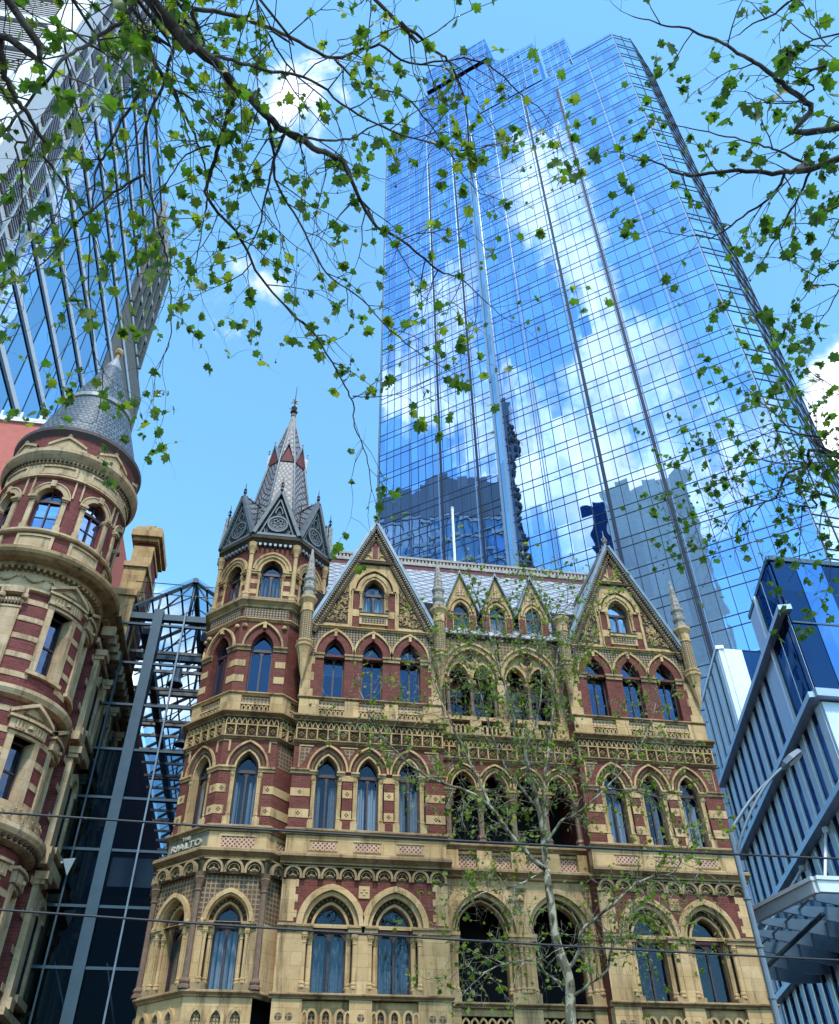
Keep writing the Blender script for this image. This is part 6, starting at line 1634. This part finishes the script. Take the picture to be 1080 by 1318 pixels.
T = empty('slender_tower', (-72, 40, 0), 'slender grey striped service tower mirrored beside the curved office tower', 'tower')
b = MB(); prism(b, [(-70, 36), (-66, 40), (-70, 44), (-74, 40)], 0, 262); b.build('shaft', 'louvre', T)
b = MB()
for k in range(60): b.box(-71, -65.95, 38.2, 41.0, 10 + 4 * k, 12 + 4 * k)
b.build('stripe', 'iron', T)
T = empty('white_office_tower', (-110, -54, 0), 'white stone clad office tower mirrored low in the skyscraper', 'skyscraper')
p0, p1 = Vector((-108, -31)), Vector((-80, -58)); u = (p1 - p0).normalized(); nn = Vector((-u.y, u.x))
if nn.dot(Vector((1, 1))) < 0: nn = -nn
b = MB(); q = [p0, p1, p1 - nn * 30, p0 - nn * 30]; prism(b, [tuple(x) for x in q], 0, 272); b.build('stone_wall', 'white_tower', T)
b = MB(); q2 = [p0 - u * .5 - nn * 1, p0 - u * 9 - nn * 1, p0 - u * 9 - nn * 28, p0 - u * .5 - nn * 28]; prism(b, [tuple(x) for x in q2], 0, 268); b.build('dark_wing', 'dark_glass', T)


# ------------------------------------------------------------------ street lamp and tram wires
def street_lamp():
    Y = 20.9; bp = at_y(998.9, 1317.7, Y); tp = at_y(943.5, 1072, Y); jp = at_y(951.6, 1118, Y)
    T = empty('street_lamp', (bp.x, Y, 0), 'grey street lamp with long curved arms at the right end of the Gothic facade', 'street lamp')
    x = (bp.x + tp.x) / 2
    b = MB(); b.lathe(x, Y, [(.17, 0), (.17, .5), (.11, .56), (.095, 5.5), (.10, 5.52), (.10, 5.6), (.08, 5.62), (.07, tp.z)], 10); b.build('pole', 'galv', T)
    for z in (6.2, 7.3, 8.4): b = MB(); b.lathe(x, Y, [(.075, z - .04), (.1, z - .03), (.1, z + .03), (.075, z + .04)], 10); b.build('pole_band', 'galv', T)
    def arm(px, r0, r1, shift):
        P = [at_y(*p, Y - .12 * i) for i, p in enumerate(px)]
        P[0] = Vector((x, Y, P[0].z)); b = MB(); b.tube(smooth([tuple(p) for p in P], 4), [r0 + (r1 - r0) * i / (4 * (len(P) - 1)) for i in range(4 * (len(P) - 1) + 1)], 6); b.build('arm', 'galv', T); return P[-1]
    arm([(943, 1070), (963, 1034), (986, 1008), (1007, 988)], .055, .04, 0)
    e = arm([(949, 1105), (952, 1085), (960, 1060), (974, 1030), (990, 1005), (1008, 987)], .05, .04, 1)
    b = MB(); p0 = Vector(e); p1 = at_y(1031, 967, Y - .9)
    u = (p1 - p0); L = u.length; u.normalize(); sd_ = u.cross(Vector((0, 0, 1))).normalized(); up = sd_.cross(u)
    def sec(t, w, h0, h1): c = p0 + u * (L * t); return [tuple(c - sd_ * w + up * h0), tuple(c + sd_ * w + up * h0), tuple(c + sd_ * w * .8 + up * h1), tuple(c - sd_ * w * .8 + up * h1)]
    S = [sec(-.05, .08, -.04, .04), sec(.12, .17, -.06, .08), sec(.5, .2, -.07, .1), sec(.92, .17, -.06, .07), sec(1, .1, -.03, .04)]
    for a, c in zip(S[:-1], S[1:]):
        for i in range(4): b.face([a[i], a[(i + 1) % 4], c[(i + 1) % 4], c[i]])
    b.face(S[0]); b.face(S[-1]); b.build('lamp_head', 'galv', T)
    b = MB(); c = sec(.25, .13, -.085, -.075); d = sec(.85, .13, -.08, -.075); b.face([c[0], c[1], d[1], d[0]]); b.build('lens', 'lamp_glass', T)
def smooth(P, k=5):
    P = [Vector(p) for p in P]; out = []
    for i in range(len(P) - 1):
        a, b, c, d = P[max(i - 1, 0)], P[i], P[i + 1], P[min(i + 2, len(P) - 1)]
        for j in range(k):
            t = j / k; out.append(tuple(.5 * ((2 * b) + (c - a) * t + (2 * a - 5 * b + 4 * c - d) * t * t + (3 * b - a - 3 * c + d) * t ** 3)))
    out.append(tuple(P[-1])); return out
street_lamp()
for (y0, y1, Y, r_, lab) in ((1045, 1105, 12.0, .016, 'upper of the two black tram wires crossing in front of the old facades'), (1170, 1236, 16.5, .02, 'lower of the two black tram wires crossing in front of the old facades')):
    a, c = at_y(-60, y0 - 3, Y), at_y(1140, y1 + 3, Y); d = c - a; P = []
    for i in range(25):
        t = (i / 24 - .5) * 6 + .5; P.append((a.x + d.x * t, Y, a.z + d.z * (t if abs(t - .5) < .7 else .5 + .7 * (1 if t > .5 else -1)) - .05 * (1 - (2 * t - 1) ** 2) * (abs(t - .5) < .7)))
    b = MB(); b.tube(P, r_, 5); tag(b.build('tram_wire', 'cable'), lab, 'wire', 'overhead tram wires')

# ------------------------------------------------------------------ plane trees
LEAF = [(0, 0), (.16, -.10), (.40, -.02), (.33, .16), (.62, .36), (.42, .48), (.44, .66), (.20, .70), (0, 1.0)]
def add_leaf(b, p, dirv, nrm, size):
    f = dirv.normalized(); s = f.cross(nrm)
    if s.length < 1e-3: s = f.cross(Vector((1, .2, .1)))
    s.normalize(); n = s.cross(f)
    rt = [(x, y) for x, y in LEAF]; lf = [(-x, y) for x, y in LEAF[1:-1]][::-1]
    vs = [tuple(p + (f * y + s * x - n * abs(x) * .28 - n * y * y * .15) * size) for x, y in rt + lf]
    vs.append(tuple(p + f * .38 * size)); c = len(vs) - 1; m = len(vs) - 1
    b.raw(vs, [(i, (i + 1) % m, c) for i in range(m)], True)
def seen(q):          # thin out the twigs on the stretch of limb next to the crotch, well outside the view
    d = q - CAM; z = d @ FW; x, y = 540 + FPX * (d @ RT) / z, 659 - FPX * (d @ UP) / z
    return -60 < x < 1120 and y > -60
class Tree:
    def __init__(s, seed): s.rnd = random.Random(seed); s.br = MB(); s.lf = MB(); s.lf2 = MB(); s.balls = MB(); s.paths = []; s.limbs = []; s.nl = 0
    def rv(s): return Vector((s.rnd.gauss(0, 1), s.rnd.gauss(0, 1), s.rnd.gauss(0, 1))).normalized()
    thick = 1.
    def limb(s, P, r0, r1, n=6, keep=True, k=5):
        r0 *= s.thick; r1 *= s.thick
        Q = smooth(P, k); m = len(Q) - 1
        Q = [Vector(q) + (s.rv() * (.12 * r0 + .006) if 0 < i < m else Vector()) for i, q in enumerate(Q)]
        rr = [r0 + (r1 - r0) * (i / m) ** .8 for i in range(m + 1)]
        lb = MB(); lb.tube([tuple(q) for q in Q], rr, n); s.limbs.append(lb)
        if keep: s.paths.append((Q, rr))
        return Q
    def leaves(s, p, d, lsize, count, mix):
        for _ in range(count):
            q = p + s.rv() * lsize * .2
            dr = (s.rv() + d * .4 + Vector((0, 0, -.55))).normalized(); nr = (s.rv() * .8 + Vector((0, 0, 1))).normalized()
            sz = lsize * (.38 + 1.0 * s.rnd.random() ** 1.6)
            add_leaf(s.lf if s.rnd.random() > mix else s.lf2, q, dr, nr, sz); s.nl += 1
    def twig(s, p, d, L, r, lsize, depth, pleaf, mix, droop=.12):
        n = 5; P = [p]; q = p.copy(); dd = d.normalized()
        for i in range(n):
            dd = (dd + s.rv() * .33 + Vector((0, 0, -droop))).normalized(); q = q + dd * (L / n); P.append(q.copy())
        s.br.tube([tuple(x) for x in P], [r * (1 - .75 * i / n) for i in range(n + 1)], 4)
        if depth > 0:
            for i in range(1, n + 1):
                if s.rnd.random() < .75:
                    e = (dd * .5 + s.rv()).normalized(); s.twig(P[i], e, L * s.rnd.uniform(.3, .6), r * .6, lsize, depth - 1, pleaf, mix, droop)
        for i in range(2, n + 1):
            if s.rnd.random() < pleaf: s.leaves(P[i], dd, lsize, s.rnd.choice((1, 1, 2, 3)), mix)
        if s.rnd.random() < .06: 
            c = P[-1] + Vector((0, 0, -lsize * .6)); rr = lsize * .12; s.br.tube([tuple(P[-1]), tuple(c)], .003, 3); s.balls.lathe(c.x, c.y, [(0, c.z - rr), (rr * .8, c.z - rr * .6), (rr, c.z), (rr * .8, c.z + rr * .6), (0, c.z + rr)], 6)
    def twigs(s, spacing, L, r, lsize, depth, pleaf, mix, skip=0., flatten=None, droop=.12, lim=None):
        for Q, rr in s.paths:
            acc = s.rnd.random() * spacing
            for i in range(1, len(Q)):
                seg = (Q[i] - Q[i - 1]); sl = seg.length; acc += sl
                while acc > spacing:
                    acc -= spacing
                    if i / len(Q) < skip: continue
                    t = seg.normalized(); e = s.rv()
                    if flatten is not None: e = e - flatten * (e @ flatten) * .6
                    e = (e - t * (e @ t) * .7 + t * .45).normalized()
                    if lim and not lim(Q[i]): continue
                    s.twig(Q[i].copy(), e, L * s.rnd.uniform(.45, 1.15), min(r, rr[i] * .7), lsize, depth, pleaf, mix, droop)
            t = (Q[-1] - Q[-2]).normalized(); s.twig(Q[-1].copy(), t, L * .7, rr[-1] * .8, lsize, depth, pleaf, mix, droop)
    def build(s, root, bark, leaf, leaf2, trunk=None, tb=None):
        if trunk: trunk.build('trunk', tb or bark, root)
        s.br.build('twigs', bark, root, kind='stuff')
        for lb in s.limbs: lb.build('limb', bark, root)
        s.lf.build('leaves', leaf, root, kind='stuff'); s.lf2.build('young_leaves', leaf2, root, kind='stuff')
        if s.balls.f: s.balls.build('seed_balls', 'bark_dark', root)
def pxr(pts, r0, r1):
    n = max(1, len(pts) - 1); return [tuple(at_r(x, y, r0 + (r1 - r0) * i / n)) for i, (x, y) in enumerate(pts)]

# the bare young tree on the far footpath, in front of the facade
def street_tree():
    t = Tree(11); Y = 21.4
    def py(pts, dy=0.): return [tuple(at_y(x, y, Y - dy * i / max(1, len(pts) - 1))) for i, (x, y) in enumerate(pts)]
    base = at_y(738, 1318, Y)
    t.thick = .85
    T = empty('plane_tree', (base.x + .25, Y, 0), 'slim pale barked plane tree with sparse new leaves in front of the Gothic facade', 'tree', 'street plane trees')
    tr = MB(); P = smooth([(base.x + .35, Y, -.05), (base.x + .25, Y, 2.2), (base.x + .1, Y, 4.4)] + py([(735, 1318), (733, 1263), (717, 1214), (709, 1161), (703, 1120)]), 5)
    tr.tube(P, [.15 - .06 * i / (len(P) - 1) for i in range(len(P))], 10)
    L = t.limb
    L(py([(703, 1122), (699, 1079), (694, 1043), (682, 998), (674, 967), (662, 937), (660, 920), (647, 875), (637, 842), (621, 791), (609, 755)], 1.2), .10, .018)
    L(py([(703, 1118), (690, 1110), (666, 1085), (645, 1057), (631, 1038), (601, 1018), (554, 1002), (513, 971), (481, 930), (462, 885)], 2.0), .085, .015)
    L(py([(631, 1038), (619, 1010), (599, 969), (578, 924), (560, 880), (548, 820)], -1.0), .05, .012)
    L(py([(702, 1100), (701, 1060), (700, 1010), (707, 959), (711, 913), (715, 862), (723, 815), (731, 770)], -.6), .085, .015)
    L(py([(704, 1085), (722, 1058), (743, 1047), (780, 1014), (815, 975), (838, 930), (846, 890)], 1.5), .055, .012)
    L(py([(730, 1250), (746, 1224), (749, 1198), (786, 1167), (827, 1133), (866, 1123), (880, 1100), (892, 1075)], 2.0), .065, .012)
    L(py([(735, 1285), (757, 1268), (781, 1249), (786, 1224), (798, 1207), (806, 1185)], 1.5), .045, .010)
    L(py([(726, 1268), (703, 1253), (690, 1237), (656, 1239), (625, 1252), (600, 1275)], 1.2), .045, .010)
    L(py([(674, 967), (690, 930), (697, 880), (690, 820), (682, 770), (676, 735)], .8), .04, .010)
    L(py([(694, 1043), (668, 1010), (650, 985), (628, 930), (612, 860), (596, 800)], -.8), .05, .010)
    L(py([(703, 1120), (664, 1140), (620, 1150), (585, 1175)], 1.0), .03, .008)
    L(py([(715, 862), (740, 840), (760, 800), (772, 760)], .6), .025, .008)
    L(py([(780, 1014), (820, 1020), (860, 1030), (890, 1050)], .6), .025, .008)
    L(py([(827, 1133), (850, 1160), (868, 1190)], .6), .02, .006)
    L(py([(786, 1167), (800, 1190), (830, 1215), (840, 1240)], .6), .02, .006)
    t.twigs(.135, 1.4, .011, .088, 2, .15, .25, .15, droop=.03)
    t.build(T, 'bark', 'leaf_y', 'leaf', tr)
    return t.nl
# tree by the camera whose limbs hang over the top left of the view
def left_tree():
    t = Tree(5); t.thick = .6; crotch = (-4.2, -1.2, 7.2)
    T = empty('plane_tree', (-4.6, -1.6, 0), 'plane tree with dark limbs and lobed green leaves hanging over the top left', 'tree', 'street plane trees')
    tr = MB(); P = smooth([(-4.6, -1.6, -.05), (-4.5, -1.5, 2.5), (-4.3, -1.3, 5), crotch], 5); tr.tube(P, [.30 - .07 * i / (len(P) - 1) for i in range(len(P))], 12)
    C = [crotch]; L = t.limb
    def main(px, a, b_, r0, r1, root=True): return L((C if root else []) + pxr(px, a, b_), r0, r1)
    main([(190, -8), (228, 36), (267, 72), (310, 116), (345, 152), (368, 169), (411, 193), (442, 207)], 6.6, 7.2, .085, .035)
    L(pxr([(442, 207), (478, 284), (517, 308), (565, 347), (594, 360), (642, 404)], 7.2, 7.6), .03, .006)
    L(pxr([(310, 116), (298, 135), (281, 188), (271, 225), (267, 254), (310, 307), (334, 356), (377, 404), (406, 433), (440, 490), (454, 519), (457, 548), (474, 596), (478, 632)], 7.0, 7.4), .032, .006)
    L(pxr([(454, 510), (488, 510), (527, 502), (589, 468)], 7.35, 7.5), .010, .004)
    L(pxr([(368, 169), (410, 180), (450, 178), (488, 159), (530, 165)], 7.0, 7.6), .022, .006)
    L(pxr([(267, 72), (300, 78), (339, 89), (401, 103), (450, 140), (517, 173), (594, 193), (640, 185)], 6.8, 7.7), .028, .006)
    main([(209, -5), (250, 10), (315, 24), (373, 48), (430, 75), (488, 58), (527, 82), (613, 77), (666, 116), (695, 140)], 7.6, 8.0, .04, .006)
    main([(478, -5), (517, 29), (560, 65), (580, 82), (599, 130), (604, 193), (608, 231)], 7.4, 7.9, .03, .006)
    main([(160, -5), (180, 38), (209, 96), (243, 159), (257, 193), (267, 241), (262, 285), (252, 337)], 7.6, 8.0, .035, .007)
    L(pxr([(368, 169), (353, 207), (344, 241), (334, 289), (318, 330), (322, 372)], 7.0, 7.4), .022, .005)
    main([(6, -8), (2, 46), (5, 91), (18, 123), (30, 141), (55, 178), (56, 198), (75, 226), (96, 257), (112, 290)], 5.8, 6.2, .045, .008)
    L(pxr([(173, -4), (159, 25), (137, 41), (100, 64), (75, 84), (30, 141), (0, 173), (-30, 200)], 6.9, 6.0), .030, .012)
    main([(173, -6), (182, 36), (200, 84), (223, 114), (237, 150), (245, 185)], 6.9, 7.3, .032, .008)
    L(pxr([(200, 84), (182, 114), (157, 155), (137, 194), (125, 216), (120, 251), (117, 290), (114, 371), (118, 417), (121, 455), (132, 474)], 7.0, 7.2), .022, .005)
    L(pxr([(132, 474), (131, 505), (128, 526), (120, 545), (101, 540)], 7.2, 7.3), .007, .003)
    L(pxr([(187, 223), (146, 248), (109, 278), (87, 300), (66, 330), (25, 360), (-8, 372)], 7.2, 6.8), .018, .007)
    main([(224, -5), (224, 46), (212, 103), (189, 155), (185, 223), (198, 262), (206, 300), (214, 330), (219, 371), (221, 421), (214, 451), (200, 485), (198, 510)], 7.8, 7.9, .03, .004)
    L(pxr([(345, 152), (352, 200), (358, 240), (392, 298), (421, 351), (464, 385), (512, 433), (556, 466), (580, 478)], 7.0, 7.6), .022, .005)
    L(pxr([(271, 188), (240, 200), (215, 235), (190, 270), (175, 320)], 7.1, 7.4), .012, .005)
    L(pxr([(223, 114), (262, 140), (300, 190), (320, 240), (350, 290), (400, 330)], 7.2, 7.6), .016, .005)
    L(pxr([(430, 75), (470, 110), (520, 125), (560, 170), (600, 230), (620, 250)], 7.8, 8.0), .016, .005)
    main([(330, -6), (345, 40), (375, 90), (420, 130), (440, 175)], 7.2, 7.5, .022, .006)
    main([(90, -6), (82, 40), (92, 110), (110, 170), (140, 230)], 6.6, 7.0, .022, .006)
    main([(-20, 80), (20, 190), (28, 260), (20, 330)], 6.2, 6.4, .02, .006)
    inv = seen
    t.twigs(.20, .80, .0056, .074, 1, .27, .30, .0, FW, .10, lim=inv)
    t.build(T, 'bark_dark', 'leaf', 'leaf_y', tr); return t.nl
def right_tree():
    t = Tree(23); t.thick = .6; crotch = (6.6, .4, 7.4)
    T = empty('plane_tree', (7.0, .2, 0), 'plane tree reaching in from the top right with deep green lobed leaves', 'tree', 'street plane trees')
    tr = MB(); P = smooth([(7.0, .2, -.05), (6.9, .2, 2.5), (6.8, .3, 5), crotch], 5); tr.tube(P, [.30 - .07 * i / (len(P) - 1) for i in range(len(P))], 12)
    L = t.limb; C = [crotch]
    L(C + pxr([(1088, 162), (1044, 136), (1012, 112), (984, 87), (956, 72), (921, 52), (887, 38), (852, 31), (812, 20)], 7.6, 8.2), .05, .006)
    L(C + pxr([(1090, 200), (1037, 213), (1005, 223), (949, 220), (894, 225), (869, 220), (838, 206), (808, 198)], 7.8, 8.2), .055, .006)
    L(pxr([(1009, 223), (998, 248), (956, 279), (921, 304), (897, 304), (845, 297)], 7.9, 8.3), .022, .005)
    L(pxr([(1047, 212), (1023, 262), (1002, 300), (977, 342), (949, 373)], 7.8, 8.2), .020, .004)
    L(pxr([(1040, 213), (1010, 198), (984, 188), (935, 175), (880, 164), (845, 154)], 7.9, 8.4), .020, .005)
    L(C + pxr([(1060, -20), (1019, 0), (998, 17), (970, 31), (949, 45)], 7.8, 8.0), .025, .006)
    L(C + pxr([(1095, 75), (1047, 115), (1019, 133), (985, 130), (960, 118)], 7.8, 8.1), .02, .005)
    L(C + pxr([(1092, 260), (1080, 283), (1065, 314), (1044, 345)], 7.6, 7.8), .012, .004)
    L(C + pxr([(1095, 330), (1080, 370), (1061, 405), (1040, 404), (1019, 403)], 7.6, 7.9), .014, .003)
    L(pxr([(1061, 405), (1048, 425), (1030, 440)], 7.8, 7.9), .007, .003)
    L(C + pxr([(1095, 40), (1070, 60), (1050, 40), (1040, 20)], 7.8, 8), .015, .005)
    t.twigs(.29, .66, .0056, .082, 1, .35, .12, .0, FW, .08, lim=seen)
    t.build(T, 'bark_dark', 'leaf_d', 'leaf', tr); return t.nl
def far_right_tree():
    t = Tree(31); t.thick = .6; crotch = (13.0, 8.6, 8.6)
    T = empty('plane_tree', (13.4, 8.6, 0), 'finer twigged plane tree leaning in at the right edge in front of the skyscraper base', 'tree', 'street plane trees')
    tr = MB(); P = smooth([(13.4, 8.6, -.05), (13.3, 8.6, 3), (13.1, 8.6, 6), crotch], 5); tr.tube(P, [.26 - .07 * i / (len(P) - 1) for i in range(len(P))], 12)
    L = t.limb; C = [crotch]
    L(C + pxr([(1090, 592), (1041, 600), (1015, 609), (1003, 632), (994, 644), (961, 644), (893, 667), (858, 668)], 14, 14.6), .06, .006)
    L(C + pxr([(1090, 592), (1056, 564), (1021, 555), (997, 532), (979, 517), (964, 502), (940, 478)], 14, 14.4), .045, .006)
    L(C + pxr([(1092, 645), (1050, 653), (1024, 650), (997, 641)], 14, 14.2), .04, .010)
    L(pxr([(1071, 594), (1012, 597), (973, 591), (938, 588), (902, 575), (875, 570)], 14.1, 14.8), .022, .005)
    L(pxr([(1033, 650), (1030, 692), (1027, 724), (1015, 750)], 14.1, 14.2), .016, .004)
    L(pxr([(994, 644), (950, 659), (926, 686), (893, 707), (880, 712)], 14.2, 14.6), .02, .004)
    L(pxr([(1060, 650), (1055, 690), (1070, 730), (1062, 770)], 14, 14), .016, .004)
    L(pxr([(1041, 600), (1020, 575), (985, 560), (950, 545), (915, 548)], 14, 14.4), .018, .004)
    L(pxr([(1003, 632), (965, 620), (930, 622), (905, 630)], 14.2, 14.6), .015, .004)
    L(C + pxr([(1092, 510), (1060, 492), (1040, 485), (1020, 482)], 13.6, 13.8), .015, .004)
    t.twigs(.20, .95, .0075, .10, 1, .32, .2, .05, FW, .06, lim=seen)
    t.build(T, 'bark_dark', 'leaf_d', 'leaf', tr); return t.nl
for fn in (street_tree, left_tree, right_tree, far_right_tree): print(fn.__name__, 'leaves', fn())
